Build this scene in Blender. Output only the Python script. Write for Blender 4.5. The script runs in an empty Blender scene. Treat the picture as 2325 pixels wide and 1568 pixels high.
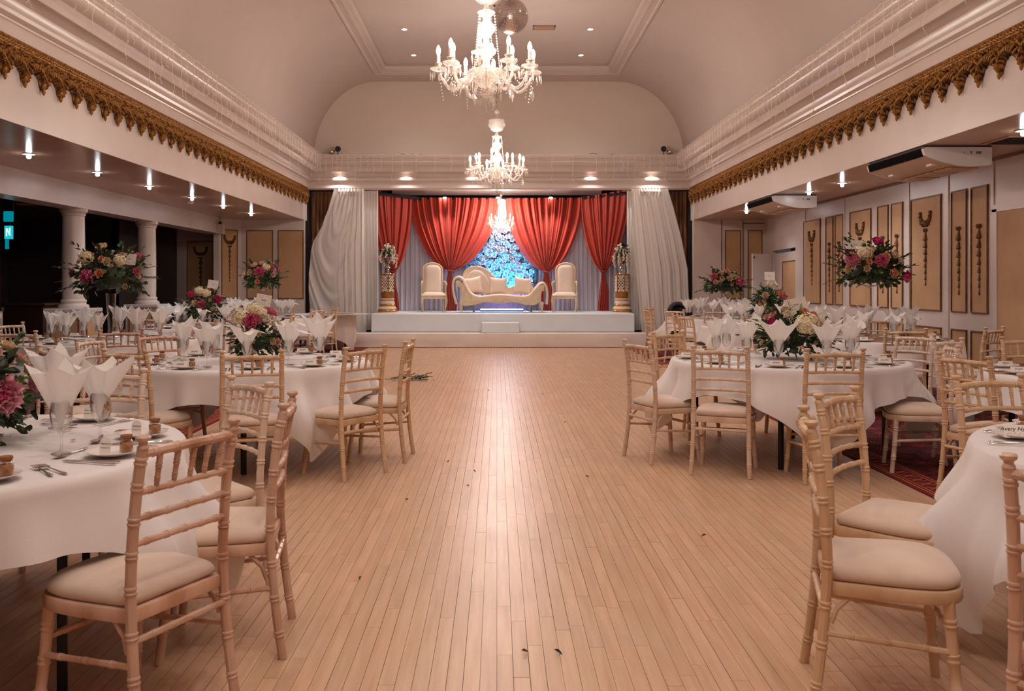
import bpy, math, random
from mathutils import Vector, Matrix, Euler, noise

C = bpy.context.scene.collection
SC = bpy.context.scene
PI = math.pi
R = math.radians
rnd = random.Random(7)

# ------------------------------------------------------------------ camera
FPX = 2080.0
cam_d = bpy.data.cameras.new('camera')
cam = bpy.data.objects.new('camera', cam_d)
C.objects.link(cam)
cam.location = (0, 0, 1.35)
cam.rotation_euler = (R(90), 0, 0)
cam_d.sensor_width = 36.0
cam_d.lens = 36.0 * FPX / 2325.0
cam_d.shift_x = (1162.5 - 1128.0) / 2325.0
cam_d.shift_y = -(784.0 - 645.0) / 2325.0
cam_d.clip_start = 0.05
cam_d.clip_end = 100
cam_d.dof.use_dof = True
cam_d.dof.focus_distance = 7.0
cam_d.dof.aperture_fstop = 8.0
SC.camera = cam

# ------------------------------------------------------------------ world, exposure
w = bpy.data.worlds.new('World')
SC.world = w
w.use_nodes = True
w.node_tree.nodes['Background'].inputs[0].default_value = (0.05, 0.04, 0.045, 1)
w.node_tree.nodes['Background'].inputs[1].default_value = 0.5
SC.view_settings.view_transform = 'Standard'
SC.view_settings.look = 'None'
SC.view_settings.gamma = 1.0
SC.view_settings.use_curve_mapping = False
SC.view_settings.exposure = 1.02
cy = SC.cycles
cy.use_denoising = True
cy.use_adaptive_sampling = True
cy.adaptive_threshold = 0.06
cy.max_bounces = 8
cy.diffuse_bounces = 4
cy.glossy_bounces = 3
cy.transmission_bounces = 4
cy.transparent_max_bounces = 10
cy.sample_clamp_indirect = 6.0
cy.sample_clamp_direct = 0.0
cy.caustics_reflective = False
cy.caustics_refractive = False
cy.blur_glossy = 1.0

WARM = (1.0, 0.905, 0.855)
COOL = (0.92, 0.95, 1.0)
BULB_L = 95.0       # radiance of a candle bulb
SPOT_W = 36.0       # ceiling downlights
AISLE_W = 21.0      # downlights of the side aisles


def point_light(name, loc, watts, color=WARM, radius=0.05):
    d = bpy.data.lights.new(name, 'POINT')
    d.energy = watts
    d.color = color
    d.shadow_soft_size = radius
    o = bpy.data.objects.new(name, d)
    o.location = loc
    C.objects.link(o)
    return o


def spot_light(name, loc, watts, color=WARM, angle=110, blend=0.8, radius=0.04, parent=None, aim=None):
    d = bpy.data.lights.new(name, 'SPOT')
    d.energy = watts
    d.color = color
    d.spot_size = R(angle)
    d.spot_blend = blend
    d.shadow_soft_size = radius
    o = bpy.data.objects.new(name, d)
    o.location = loc
    if aim is not None:
        o.rotation_euler = (Vector(aim) - Vector(loc)).to_track_quat('-Z', 'Y').to_euler()
    C.objects.link(o)
    if parent:
        o.parent = parent
    return o


# ------------------------------------------------------------------ mesh helpers
def smoothstep(a, b, x):
    t = max(0.0, min(1.0, (x - a) / (b - a)))
    return t * t * (3 - 2 * t)


def lerp(a, b, t):
    return a + (b - a) * t


class MB:
    """collects vertices and faces, then links them as ONE mesh object"""

    def __init__(self):
        self.v = []
        self.f = []
        self.m = []
        self.uvfun = None

    def add(self, verts, faces, M=None, mi=0):
        n = len(self.v)
        if M is not None:
            verts = [M @ Vector(p) for p in verts]
        self.v.extend([tuple(p) for p in verts])
        self.f.extend([tuple(i + n for i in f) for f in faces])
        self.m.extend([mi] * len(faces))
        return self

    def box(self, x0, x1, y0, y1, z0, z1, M=None, mi=0):
        vs = [(x0, y0, z0), (x1, y0, z0), (x1, y1, z0), (x0, y1, z0), (x0, y0, z1), (x1, y0, z1), (x1, y1, z1), (x0, y1, z1)]
        fs = [(0, 3, 2, 1), (4, 5, 6, 7), (0, 1, 5, 4), (1, 2, 6, 5), (2, 3, 7, 6), (3, 0, 4, 7)]
        return self.add(vs, fs, M, mi)

    def bbox(self, x0, x1, y0, y1, z0, z1, b, M=None, mi=0):
        """box with chamfered edges"""
        vs = []
        for x, sx in ((x0, 1), (x1, -1)):
            for y, sy in ((y0, 1), (y1, -1)):
                for z, sz in ((z0, 1), (z1, -1)):
                    vs.append((x, y + sy * b, z + sz * b))
                    vs.append((x + sx * b, y, z + sz * b))
                    vs.append((x + sx * b, y + sy * b, z))
        import itertools
        me = bpy.data.meshes.new('t')
        import bmesh
        bm = bmesh.new()
        for p in vs:
            bm.verts.new(p)
        r = bmesh.ops.convex_hull(bm, input=bm.verts)
        bmesh.ops.dissolve_limit(bm, angle_limit=0.01, verts=bm.verts, edges=bm.edges)
        bm.normal_update()
        bm.verts.index_update()
        V = [tuple(v.co) for v in bm.verts]
        F = [tuple(v.index for v in f.verts) for f in bm.faces]
        bm.free()
        bpy.data.meshes.remove(me)
        return self.add(V, F, M, mi)

    def lathe(self, prof, n=24, M=None, mi=0, cap=True):
        vs = []
        fs = []
        k = len(prof)
        for r, z in prof:
            for i in range(n):
                a = 2 * PI * i / n
                vs.append((r * math.cos(a), r * math.sin(a), z))
        for j in range(k - 1):
            for i in range(n):
                i2 = (i + 1) % n
                fs.append((j * n + i, j * n + i2, (j + 1) * n + i2, (j + 1) * n + i))
        if cap:
            if prof[0][0] > 1e-5:
                fs.append(tuple(range(n - 1, -1, -1)))
            if prof[-1][0] > 1e-5:
                fs.append(tuple(range((k - 1) * n, k * n)))
        return self.add(vs, fs, M, mi)

    def sweep(self, pts, radii, n=8, M=None, mi=0, cap=True, flat=1.0):
        P = [Vector(p) for p in pts]
        if not hasattr(radii, '__len__'):
            radii = [radii] * len(P)
        T = []
        for i in range(len(P)):
            a = P[max(0, i - 1)]
            b = P[min(len(P) - 1, i + 1)]
            d = (b - a)
            if d.length < 1e-9:
                d = Vector((0, 0, 1))
            T.append(d.normalized())
        up = Vector((0, 0, 1)) if abs(T[0].z) < 0.9 else Vector((1, 0, 0))
        N = (up - T[0] * up.dot(T[0])).normalized()
        vs = []
        for i, p in enumerate(P):
            N = (N - T[i] * N.dot(T[i]))
            N = N.normalized() if N.length > 1e-6 else T[i].orthogonal().normalized()
            B = T[i].cross(N)
            for k in range(n):
                a = 2 * PI * k / n
                vs.append(p + (N * math.cos(a) * flat + B * math.sin(a)) * radii[i])
        fs = []
        for j in range(len(P) - 1):
            for i in range(n):
                i2 = (i + 1) % n
                fs.append((j * n + i, j * n + i2, (j + 1) * n + i2, (j + 1) * n + i))
        if cap:
            fs.append(tuple(range(n - 1, -1, -1)))
            fs.append(tuple(range((len(P) - 1) * n, len(P) * n)))
        return self.add(vs, fs, M, mi)

    def grid(self, fn, nu, nv, M=None, mi=0, closed_u=False):
        vs = []
        for j in range(nv + 1):
            for i in range(nu + (0 if closed_u else 1)):
                vs.append(fn(i / nu, j / nv))
        wd = nu if closed_u else nu + 1
        fs = []
        for j in range(nv):
            for i in range(nu):
                i2 = (i + 1) % wd
                fs.append((j * wd + i, j * wd + i2, (j + 1) * wd + i2, (j + 1) * wd + i))
        return self.add(vs, fs, M, mi)

    def sphere(self, c, r, n=10, m=6, M=None, mi=0, sz=1.0):
        prof = [(max(0.0, r * math.sin(PI * i / m)), -r * sz * math.cos(PI * i / m)) for i in range(m + 1)]
        T = Matrix.Translation(c)
        return self.lathe(prof, n, (M @ T) if M is not None else T, mi, cap=False)

    def octa(self, c, rx, rz, M=None, mi=0, n=4):
        vs = [(0, 0, -rz)] + [(rx * math.cos(2 * PI * i / n), rx * math.sin(2 * PI * i / n), rz * .25) for i in range(n)] + [(0, 0, rz)]
        fs = []
        for i in range(n):
            j = (i + 1) % n
            fs.append((0, 1 + j, 1 + i))
            fs.append((n + 1, 1 + i, 1 + j))
        T = Matrix.Translation(c)
        return self.add(vs, fs, (M @ T) if M is not None else T, mi)

    def prism(self, poly, z0, z1, M=None, mi=0):
        """polygon in xy extruded along z"""
        n = len(poly)
        vs = [(x, y, z0) for x, y in poly] + [(x, y, z1) for x, y in poly]
        fs = [tuple(range(n - 1, -1, -1)), tuple(range(n, 2 * n))]
        for i in range(n):
            j = (i + 1) % n
            fs.append((i, j, n + j, n + i))
        return self.add(vs, fs, M, mi)

    def mesh(self, name, mats, smooth=True, angle=40):
        me = bpy.data.meshes.new(name)
        me.from_pydata(self.v, [], self.f)
        if not isinstance(mats, (list, tuple)):
            mats = [mats]
        for m in mats:
            me.materials.append(m)
        if len(mats) > 1:
            me.polygons.foreach_set('material_index', self.m)
        if smooth:
            me.shade_smooth()
            if angle < 180:
                me.set_sharp_from_angle(angle=R(angle))
        me.update()
        return me

    def build(self, name, mats, parent=None, smooth=True, angle=40, loc=None):
        return link(name, self.mesh(name, mats, smooth, angle), parent, loc)


def link(name, me, parent=None, loc=None, rot=None):
    o = bpy.data.objects.new(name, me)
    C.objects.link(o)
    if parent is not None:
        o.parent = parent
    if loc is not None:
        o.location = loc
    if rot is not None:
        o.rotation_euler = rot
    return o


def tag(o, label=None, cat=None, group=None, kind=None):
    if label:
        o['label'] = label
    if cat:
        o['category'] = cat
    if group:
        o['group'] = group
    if kind:
        o['kind'] = kind
    return o


def thing(name, label, cat, loc=(0, 0, 0), rz=0, group=None):
    o = bpy.data.objects.new(name, None)
    o.empty_display_size = 0.1
    C.objects.link(o)
    o.location = loc
    o.rotation_euler = (0, 0, rz)
    return tag(o, label, cat, group)


def struct(name, bm, m, parent=None, smooth=False, angle=40):
    o = bm.build(name, m, parent, smooth, angle)
    if parent is None:
        o['kind'] = 'structure'
    return o


KIDS = {}


def copy_tree(o, parent=None, label=None, group=None):
    c = o.copy()
    C.objects.link(c)
    if parent is not None:
        c.parent = parent
    if label:
        c['label'] = label
    if group:
        c['group'] = group
    for ch in o.children:
        copy_tree(ch, c)
    return c


def place(o, loc, rz=0.0):
    o.location = loc
    o.rotation_euler = (0, 0, rz)
    return o


# ------------------------------------------------------------------ materials
def lin(c):
    return tuple(((x / 255.0) / 12.92) if x / 255.0 <= 0.04045 else (((x / 255.0) + 0.055) / 1.055) ** 2.4 for x in c) + (1.0,)


def mat(name, col, rough=0.5, metal=0.0, var=None, vscale=6.0, vstretch=(1, 1, 1), bump=0.0, bscale=40.0, spec=0.5,
        trans=0.0, coat=0.0, sheen=0.0, emit=None, estr=0.0, alpha=1.0, ior=1.45, objrand=0.0, detail=4.0, gen=True):
    """principled material; var = second colour mixed in by noise"""
    m = bpy.data.materials.new(name)
    m.use_nodes = True
    nt = m.node_tree
    N, L = nt.nodes, nt.links
    b = N['Principled BSDF']
    b.inputs['Base Color'].default_value = lin(col)
    b.inputs['Roughness'].default_value = rough
    b.inputs['Metallic'].default_value = metal
    b.inputs['Specular IOR Level'].default_value = spec
    b.inputs['Transmission Weight'].default_value = trans
    b.inputs['Coat Weight'].default_value = coat
    b.inputs['Coat Roughness'].default_value = 0.15
    b.inputs['Sheen Weight'].default_value = sheen
    b.inputs['IOR'].default_value = ior
    b.inputs['Alpha'].default_value = alpha
    if emit:
        b.inputs['Emission Color'].default_value = lin(emit)
        b.inputs['Emission Strength'].default_value = estr
    tc = N.new('ShaderNodeTexCoord')
    mp = N.new('ShaderNodeMapping')
    mp.inputs['Scale'].default_value = vstretch
    L.new(tc.outputs['Object'], mp.inputs[0])
    last = None
    if var:
        nz = N.new('ShaderNodeTexNoise')
        nz.inputs['Scale'].default_value = vscale
        nz.inputs['Detail'].default_value = detail
        L.new(mp.outputs[0], nz.inputs[0])
        rp = N.new('ShaderNodeValToRGB')
        rp.color_ramp.elements[0].position = 0.35
        rp.color_ramp.elements[1].position = 0.68
        rp.color_ramp.elements[0].color = lin(col)
        rp.color_ramp.elements[1].color = lin(var)
        L.new(nz.outputs[0], rp.inputs[0])
        last = rp.outputs[0]
    if objrand > 0:
        oi = N.new('ShaderNodeObjectInfo')
        mr = N.new('ShaderNodeMapRange')
        mr.inputs[3].default_value = 1.0 - objrand
        mr.inputs[4].default_value = 1.0 + objrand
        L.new(oi.outputs['Random'], mr.inputs[0])
        hs = N.new('ShaderNodeHueSaturation')
        L.new(mr.outputs[0], hs.inputs['Value'])
        if last is None:
            hs.inputs['Color'].default_value = lin(col)
        else:
            L.new(last, hs.inputs['Color'])
        last = hs.outputs[0]
    if last is not None:
        L.new(last, b.inputs['Base Color'])
    if bump > 0:
        nb = N.new('ShaderNodeTexNoise')
        nb.inputs['Scale'].default_value = bscale
        nb.inputs['Detail'].default_value = 3
        L.new(mp.outputs[0], nb.inputs[0])
        bp = N.new('ShaderNodeBump')
        bp.inputs['Strength'].default_value = bump
        bp.inputs['Distance'].default_value = 0.01
        L.new(nb.outputs[0], bp.inputs['Height'])
        L.new(bp.outputs[0], b.inputs['Normal'])
    return m


def cloth_mat(name, col, trans=0.35, var=None, rough=0.8, bump=0.15, bscale=300):
    """diffuse cloth that lets some light through"""
    m = mat(name, col, rough=rough, var=var, vscale=3, sheen=0.2, bump=bump, bscale=bscale, spec=0.25)
    nt = m.node_tree
    N, L = nt.nodes, nt.links
    b = N['Principled BSDF']
    t = N.new('ShaderNodeBsdfTranslucent')
    t.inputs[0].default_value = lin(col)
    mx = N.new('ShaderNodeMixShader')
    mx.inputs[0].default_value = trans
    out = N['Material Output']
    L.new(b.outputs[0], mx.inputs[1])
    L.new(t.outputs[0], mx.inputs[2])
    L.new(mx.outputs[0], out.inputs[0])
    return m


def emat(name, col, strength):
    m = bpy.data.materials.new(name)
    m.use_nodes = True
    nt = m.node_tree
    nt.nodes.remove(nt.nodes['Principled BSDF'])
    e = nt.nodes.new('ShaderNodeEmission')
    e.inputs[0].default_value = tuple(col) + (1,)
    e.inputs[1].default_value = strength
    nt.links.new(e.outputs[0], nt.nodes['Material Output'].inputs[0])
    return m


def glass_mat(name, tint=(255, 255, 255), mix=0.22, rough=0.02):
    """thin clear glass: see-through with sharp reflections (cheap and bright)"""
    m = bpy.data.materials.new(name)
    m.use_nodes = True
    nt = m.node_tree
    N, L = nt.nodes, nt.links
    N.remove(N['Principled BSDF'])
    tr = N.new('ShaderNodeBsdfTransparent')
    tr.inputs[0].default_value = lin(tint)
    gl = N.new('ShaderNodeBsdfGlossy')
    gl.inputs['Roughness'].default_value = rough
    fr = N.new('ShaderNodeLayerWeight')
    fr.inputs[0].default_value = mix
    mx = N.new('ShaderNodeMixShader')
    L.new(fr.outputs['Facing'], mx.inputs[0])
    L.new(tr.outputs[0], mx.inputs[1])
    L.new(gl.outputs[0], mx.inputs[2])
    L.new(mx.outputs[0], N['Material Output'].inputs[0])
    return m


M_ = {}
M_['paint'] = mat('gloss cream wall paint', (214, 198, 190), rough=0.32, var=(206, 189, 180), vscale=1.2, bump=0.05, bscale=6)
M_['ceil'] = mat('matt ceiling paint', (208, 192, 184), rough=0.75, var=(202, 186, 178), vscale=0.6, bump=0.03, bscale=8)
M_['lunette'] = mat('matt lunette paint', (228, 213, 202), rough=0.8, var=(222, 207, 196), vscale=0.8)
M_['cornice'] = mat('gloss cornice paint', (216, 200, 192), rough=0.25, var=(210, 193, 184), vscale=2)
M_['soffit'] = mat('shade toned soffit gloss', (196, 156, 128), rough=0.24, var=(188, 148, 120), vscale=1.5)  # wall paint taken down to tan: the soffits' shade is put into the colour
M_['beige'] = mat('beige panel fabric', (196, 156, 116), rough=0.6, var=(184, 142, 102), vscale=2, bump=0.08, bscale=90)
M_['brown'] = mat('brown panel moulding', (104, 66, 40), rough=0.45, var=(130, 88, 48), vscale=20)
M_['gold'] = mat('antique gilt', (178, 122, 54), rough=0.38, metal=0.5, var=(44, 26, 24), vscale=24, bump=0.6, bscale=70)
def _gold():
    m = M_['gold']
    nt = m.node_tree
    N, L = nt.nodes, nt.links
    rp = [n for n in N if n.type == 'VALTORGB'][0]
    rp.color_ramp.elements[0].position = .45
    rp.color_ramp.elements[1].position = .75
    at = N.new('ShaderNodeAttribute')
    at.attribute_name = 'recess_shade'  # darkens the gilt in carved hollows: recess shade put into the colour
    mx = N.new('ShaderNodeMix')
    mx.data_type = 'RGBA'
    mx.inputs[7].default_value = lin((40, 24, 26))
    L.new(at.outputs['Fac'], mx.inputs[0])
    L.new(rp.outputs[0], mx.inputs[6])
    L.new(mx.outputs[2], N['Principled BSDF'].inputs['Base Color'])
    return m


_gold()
M_['gold2'] = mat('dull gilt ornament', (120, 84, 44), rough=0.45, metal=0.4, var=(84, 54, 32), vscale=40, bump=0.3, bscale=80)
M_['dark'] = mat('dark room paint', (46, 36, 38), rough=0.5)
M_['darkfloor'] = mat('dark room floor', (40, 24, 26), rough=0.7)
M_['black'] = mat('black paint', (26, 24, 26), rough=0.5)
M_['blackmatt'] = mat('matt black', (20, 18, 20), rough=0.95, spec=0.1)
M_['blackgloss'] = mat('black plastic', (22, 20, 22), rough=0.3)
M_['steel'] = mat('polished steel', (150, 138, 134), rough=0.16, metal=1.0)
M_['chrome'] = mat('polished silver', (215, 205, 200), rough=0.1, metal=1.0)
M_['white'] = mat('white gloss plastic', (225, 215, 212), rough=0.3)
M_['linen'] = cloth_mat('white table linen', (236, 229, 226), trans=0.12, var=(231, 223, 220))
M_['napkin'] = cloth_mat('white paper napkin', (246, 242, 238), trans=0.25, rough=0.85, bump=0.05)
M_['sheer'] = cloth_mat('white satin drape', (236, 230, 224), trans=0.2, rough=0.36, bump=0.02)
M_['backdrop'] = cloth_mat('white voile backdrop', (242, 236, 246), trans=0.25, rough=0.6, bump=0.02)
M_['red'] = cloth_mat('coral red satin', (190, 68, 50), trans=0.18, rough=0.45, var=(184, 62, 50), bump=0.02)
M_['stagecloth'] = mat('stage cover cloth', (226, 232, 236), rough=0.7, var=(220, 226, 231), vscale=2, bump=0.15, bscale=5)
M_['stepcloth'] = mat('step cover cloth', (228, 214, 206), rough=0.7, var=(222, 208, 200), vscale=2, bump=0.2, bscale=4)
M_['goldcurtain'] = mat('dark gold velvet', (150, 92, 30), rough=0.5, var=(46, 26, 24), vscale=5, vstretch=(6, 1, .5), sheen=0.4)
M_['ivory'] = mat('ivory faux leather', (226, 208, 192), rough=0.5, var=(220, 201, 185), vscale=3)
M_['cream'] = mat('cream painted wood', (222, 198, 166), rough=0.45, var=(206, 180, 146), vscale=12)
M_['glass'] = glass_mat('clear glass', mix=0.35)
M_['crystal'] = glass_mat('cut crystal', (250, 243, 238), mix=0.55, rough=0.06)
_nt = M_['crystal'].node_tree
_d = _nt.nodes.new('ShaderNodeBsdfTranslucent')
_d.inputs[0].default_value = (.95, .9, .86, 1)
_d2 = _nt.nodes.new('ShaderNodeBsdfDiffuse')
_d2.inputs[0].default_value = (.95, .9, .86, 1)
_m1 = _nt.nodes.new('ShaderNodeMixShader')
_m1.inputs[0].default_value = .5
_nt.links.new(_d.outputs[0], _m1.inputs[1])
_nt.links.new(_d2.outputs[0], _m1.inputs[2])
_m2 = _nt.nodes.new('ShaderNodeMixShader')
_m2.inputs[0].default_value = .22
_src = [n for n in _nt.nodes if n.type == 'MIX_SHADER'][0]
_nt.links.new(_src.outputs[0], _m2.inputs[1])
_nt.links.new(_m1.outputs[0], _m2.inputs[2])
_nt.links.new(_m2.outputs[0], _nt.nodes['Material Output'].inputs[0])
M_['bulb'] = emat('candle bulb glow', (1.0, 0.82, 0.62), BULB_L)
M_['spot'] = emat('downlight lens', (1.0, 0.86, 0.72), 30.0)
M_['spotcool'] = emat('aisle downlight lens', (0.90, 0.96, 1.0), 34.0)


def wood_mat(name, base, dark, pale):
    m = mat(name, base, rough=0.38, objrand=0.08, coat=0.15)
    nt = m.node_tree
    N, L = nt.nodes, nt.links
    b = N['Principled BSDF']
    hs = [n for n in N if n.type == 'HUE_SAT'][0]
    tc = [n for n in N if n.type == 'TEX_COORD'][0]
    mp = N.new('ShaderNodeMapping')
    mp.inputs['Scale'].default_value = (9, 9, 3)
    L.new(tc.outputs['Object'], mp.inputs[0])
    nz = N.new('ShaderNodeTexNoise')
    nz.inputs['Scale'].default_value = 1.0
    nz.inputs['Detail'].default_value = 5
    L.new(mp.outputs[0], nz.inputs[0])
    rp = N.new('ShaderNodeValToRGB')
    e = rp.color_ramp.elements
    e[0].position = 0.3
    e[0].color = lin(dark)
    e[1].position = 0.72
    e[1].color = lin(pale)
    k = e.new(0.48)
    k.color = lin(base)
    L.new(nz.outputs[0], rp.inputs[0])
    L.new(rp.outputs[0], hs.inputs['Color'])
    return m


M_['lime'] = wood_mat('limewashed beech', (212, 184, 162), (194, 154, 126), (224, 202, 184))
M_['honey'] = wood_mat('honey beech', (206, 170, 134), (186, 144, 106), (216, 188, 158))
M_['rose'] = wood_mat('rubbed pinkish beech', (198, 158, 134), (168, 118, 92), (216, 184, 164))
M_['cushion'] = mat('ivory suede seat pad', (214, 190, 170), rough=0.85, var=(202, 176, 156), vscale=5, sheen=0.4, bump=0.08, bscale=30)


def floor_mat():
    m = mat('worn maple strip', (214, 168, 128), rough=0.3)
    nt = m.node_tree
    N, L = nt.nodes, nt.links
    b = N['Principled BSDF']
    at = N.new('ShaderNodeAttribute')
    at.attribute_name = 'tone'
    geo = N.new('ShaderNodeNewGeometry')
    mp = N.new('ShaderNodeMapping')
    mp.inputs['Scale'].default_value = (40, 2.2, 1)
    L.new(geo.outputs['Position'], mp.inputs[0])
    ad = N.new('ShaderNodeVectorMath')
    ad.operation = 'ADD'
    L.new(mp.outputs[0], ad.inputs[0])
    cx = N.new('ShaderNodeCombineXYZ')
    ml = N.new('ShaderNodeMath')
    ml.operation = 'MULTIPLY'
    ml.inputs[1].default_value = 37.0
    L.new(at.outputs['Fac'], ml.inputs[0])
    L.new(ml.outputs[0], cx.inputs[2])
    L.new(cx.outputs[0], ad.inputs[1])
    nz = N.new('ShaderNodeTexNoise')
    nz.inputs['Scale'].default_value = 1.0
    nz.inputs['Detail'].default_value = 5
    L.new(ad.outputs[0], nz.inputs[0])
    rp = N.new('ShaderNodeValToRGB')
    e = rp.color_ramp.elements
    e[0].position = 0.25
    e[0].color = lin((190, 146, 112))
    e[1].position = 0.75
    e[1].color = lin((212, 175, 143))
    L.new(nz.outputs[0], rp.inputs[0])
    # per board tone
    hs = N.new('ShaderNodeHueSaturation')
    mr = N.new('ShaderNodeMapRange')
    mr.inputs[3].default_value = 0.93
    mr.inputs[4].default_value = 1.04
    L.new(at.outputs['Fac'], mr.inputs[0])
    L.new(mr.outputs[0], hs.inputs['Value'])
    L.new(rp.outputs[0], hs.inputs['Color'])
    # scuffs: grey worn patches and fine dark scratches
    n2 = N.new('ShaderNodeTexNoise')
    n2.inputs['Scale'].default_value = 1.6
    n2.inputs['Detail'].default_value = 6
    n2.inputs['Roughness'].default_value = 0.65
    L.new(geo.outputs['Position'], n2.inputs[0])
    r2 = N.new('ShaderNodeValToRGB')
    r2.color_ramp.elements[0].position = 0.48
    r2.color_ramp.elements[1].position = 0.72
    L.new(n2.outputs[0], r2.inputs[0])
    mx = N.new('ShaderNodeMix')
    mx.data_type = 'RGBA'
    mx.inputs[7].default_value = lin((184, 152, 132))
    s1 = N.new('ShaderNodeMath')
    s1.operation = 'MULTIPLY'
    s1.inputs[1].default_value = 0.35
    L.new(r2.outputs[0], s1.inputs[0])
    L.new(s1.outputs[0], mx.inputs[0])
    L.new(hs.outputs[0], mx.inputs[6])
    mp3 = N.new('ShaderNodeMapping')
    mp3.inputs['Rotation'].default_value = (0, 0, 0.9)
    mp3.inputs['Scale'].default_value = (3.0, 30, 1)
    L.new(geo.outputs['Position'], mp3.inputs[0])
    n3 = N.new('ShaderNodeTexNoise')
    n3.inputs['Scale'].default_value = 1.3
    n3.inputs['Detail'].default_value = 7
    L.new(mp3.outputs[0], n3.inputs[0])
    r3 = N.new('ShaderNodeValToRGB')
    r3.color_ramp.elements[0].position = 0.66
    r3.color_ramp.elements[1].position = 0.74
    L.new(n3.outputs[0], r3.inputs[0])
    mx2 = N.new('ShaderNodeMix')
    mx2.data_type = 'RGBA'
    mx2.inputs[7].default_value = lin((140, 98, 74))
    s2 = N.new('ShaderNodeMath')
    s2.operation = 'MULTIPLY'
    s2.inputs[1].default_value = 0.10
    L.new(r3.outputs[0], s2.inputs[0])
    L.new(s2.outputs[0], mx2.inputs[0])
    L.new(mx.outputs[2], mx2.inputs[6])
    L.new(mx2.outputs[2], b.inputs['Base Color'])
    rr = N.new('ShaderNodeMapRange')
    rr.inputs[3].default_value = 0.27
    rr.inputs[4].default_value = 0.42
    L.new(n2.outputs[0], rr.inputs[0])
    L.new(rr.outputs[0], b.inputs['Roughness'])
    bp = N.new('ShaderNodeBump')
    bp.inputs['Strength'].default_value = 0.12
    bp.inputs['Distance'].default_value = 0.004
    L.new(nz.outputs[0], bp.inputs['Height'])
    L.new(bp.outputs[0], b.inputs['Normal'])
    return m


def carpet_mat():
    m = mat('red patterned carpet', (96, 16, 28), rough=0.95)
    nt = m.node_tree
    N, L = nt.nodes, nt.links
    b = N['Principled BSDF']
    geo = N.new('ShaderNodeNewGeometry')
    sp = N.new('ShaderNodeSeparateXYZ')
    L.new(geo.outputs['Position'], sp.inputs[0])

    def math_(op, a, bb=None, c=None):
        n = N.new('ShaderNodeMath')
        n.operation = op
        for i, v in enumerate((a, bb, c)):
            if v is None:
                continue
            if isinstance(v, (int, float)):
                n.inputs[i].default_value = v
            else:
                L.new(v, n.inputs[i])
        return n.outputs[0]

    def mix(f, a, bb):
        n = N.new('ShaderNodeMix')
        n.data_type = 'RGBA'
        L.new(f, n.inputs[0])
        for i, v in ((6, a), (7, bb)):
            if isinstance(v, tuple):
                n.inputs[i].default_value = v
            else:
                L.new(v, n.inputs[i])
        return n.outputs[2]
    X = math_('ABSOLUTE', sp.outputs[0])
    d = math_('SUBTRACT', X, 2.75)
    # field: medallions on a 0.34 m lattice, half-dropped
    cell = 0.30
    row = math_('FLOOR', math_('DIVIDE', d, cell))
    half = math_('MULTIPLY', math_('MODULO', row, 2.0), 0.5)
    fu = math_('SUBTRACT', math_('FRACT', math_('DIVIDE', d, cell)), 0.5)
    fv = math_('SUBTRACT', math_('FRACT', math_('ADD', math_('DIVIDE', sp.outputs[1], cell), half)), 0.5)
    rad = math_('SQRT', math_('ADD', math_('MULTIPLY', fu, fu), math_('MULTIPLY', fv, fv)))
    petal = math_('MULTIPLY', math_('COSINE', math_('MULTIPLY', math_('ARCTAN2', fv, fu), 6.0)), 0.05)
    rr = math_('ADD', rad, petal)
    ring = math_('LESS_THAN', math_('ABSOLUTE', math_('SUBTRACT', rr, 0.22)), 0.035)
    core = math_('LESS_THAN', rr, 0.10)
    nz = N.new('ShaderNodeTexNoise')
    nz.inputs['Scale'].default_value = 9
    L.new(geo.outputs['Position'], nz.inputs[0])
    navy = math_('GREATER_THAN', nz.outputs[0], 0.55)
    c0 = mix(navy, lin((92, 12, 26)), lin((52, 10, 24)))
    c1 = mix(ring, c0, lin((142, 30, 34)))
    c2 = mix(core, c1, lin((166, 60, 44)))
    # border 0.02..0.30 m from the edge
    inb = math_('LESS_THAN', d, 0.27)
    l1 = math_('LESS_THAN', math_('ABSOLUTE', math_('SUBTRACT', d, 0.045)), 0.006)
    l2 = math_('LESS_THAN', math_('ABSOLUTE', math_('SUBTRACT', d, 0.075)), 0.005)
    l3 = math_('LESS_THAN', math_('ABSOLUTE', math_('SUBTRACT', d, 0.215)), 0.005)
    l4 = math_('LESS_THAN', math_('ABSOLUTE', math_('SUBTRACT', d, 0.245)), 0.006)
    lines = math_('MAXIMUM', math_('MAXIMUM', l1, l2), math_('MAXIMUM', l3, l4))
    bu = math_('DIVIDE', math_('SUBTRACT', d, 0.145), 0.045)
    bv = math_('SUBTRACT', math_('FRACT', math_('DIVIDE', sp.outputs[1], 0.13)), 0.5)
    bv4 = math_('MULTIPLY', bv, 4.0)
    motif = math_('LESS_THAN', math_('ABSOLUTE', math_('SUBTRACT', math_('ABSOLUTE', bu), math_('ABSOLUTE', bv4))), 0.32)
    mot2 = math_('MULTIPLY', motif, math_('LESS_THAN', math_('ABSOLUTE', bu), 1.1))
    b0 = mix(mot2, lin((104, 18, 26)), lin((178, 96, 58)))
    b1 = mix(lines, b0, lin((196, 104, 52)))
    col = mix(inb, c2, b1)
    L.new(col, b.inputs['Base Color'])
    nb = N.new('ShaderNodeTexNoise')
    nb.inputs['Scale'].default_value = 400
    L.new(geo.outputs['Position'], nb.inputs[0])
    bp = N.new('ShaderNodeBump')
    bp.inputs['Strength'].default_value = 0.3
    bp.inputs['Distance'].default_value = 0.004
    L.new(nb.outputs[0], bp.inputs['Height'])
    L.new(bp.outputs[0], b.inputs['Normal'])
    return m


M_['floor'] = floor_mat()
M_['carpet'] = carpet_mat()

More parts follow.
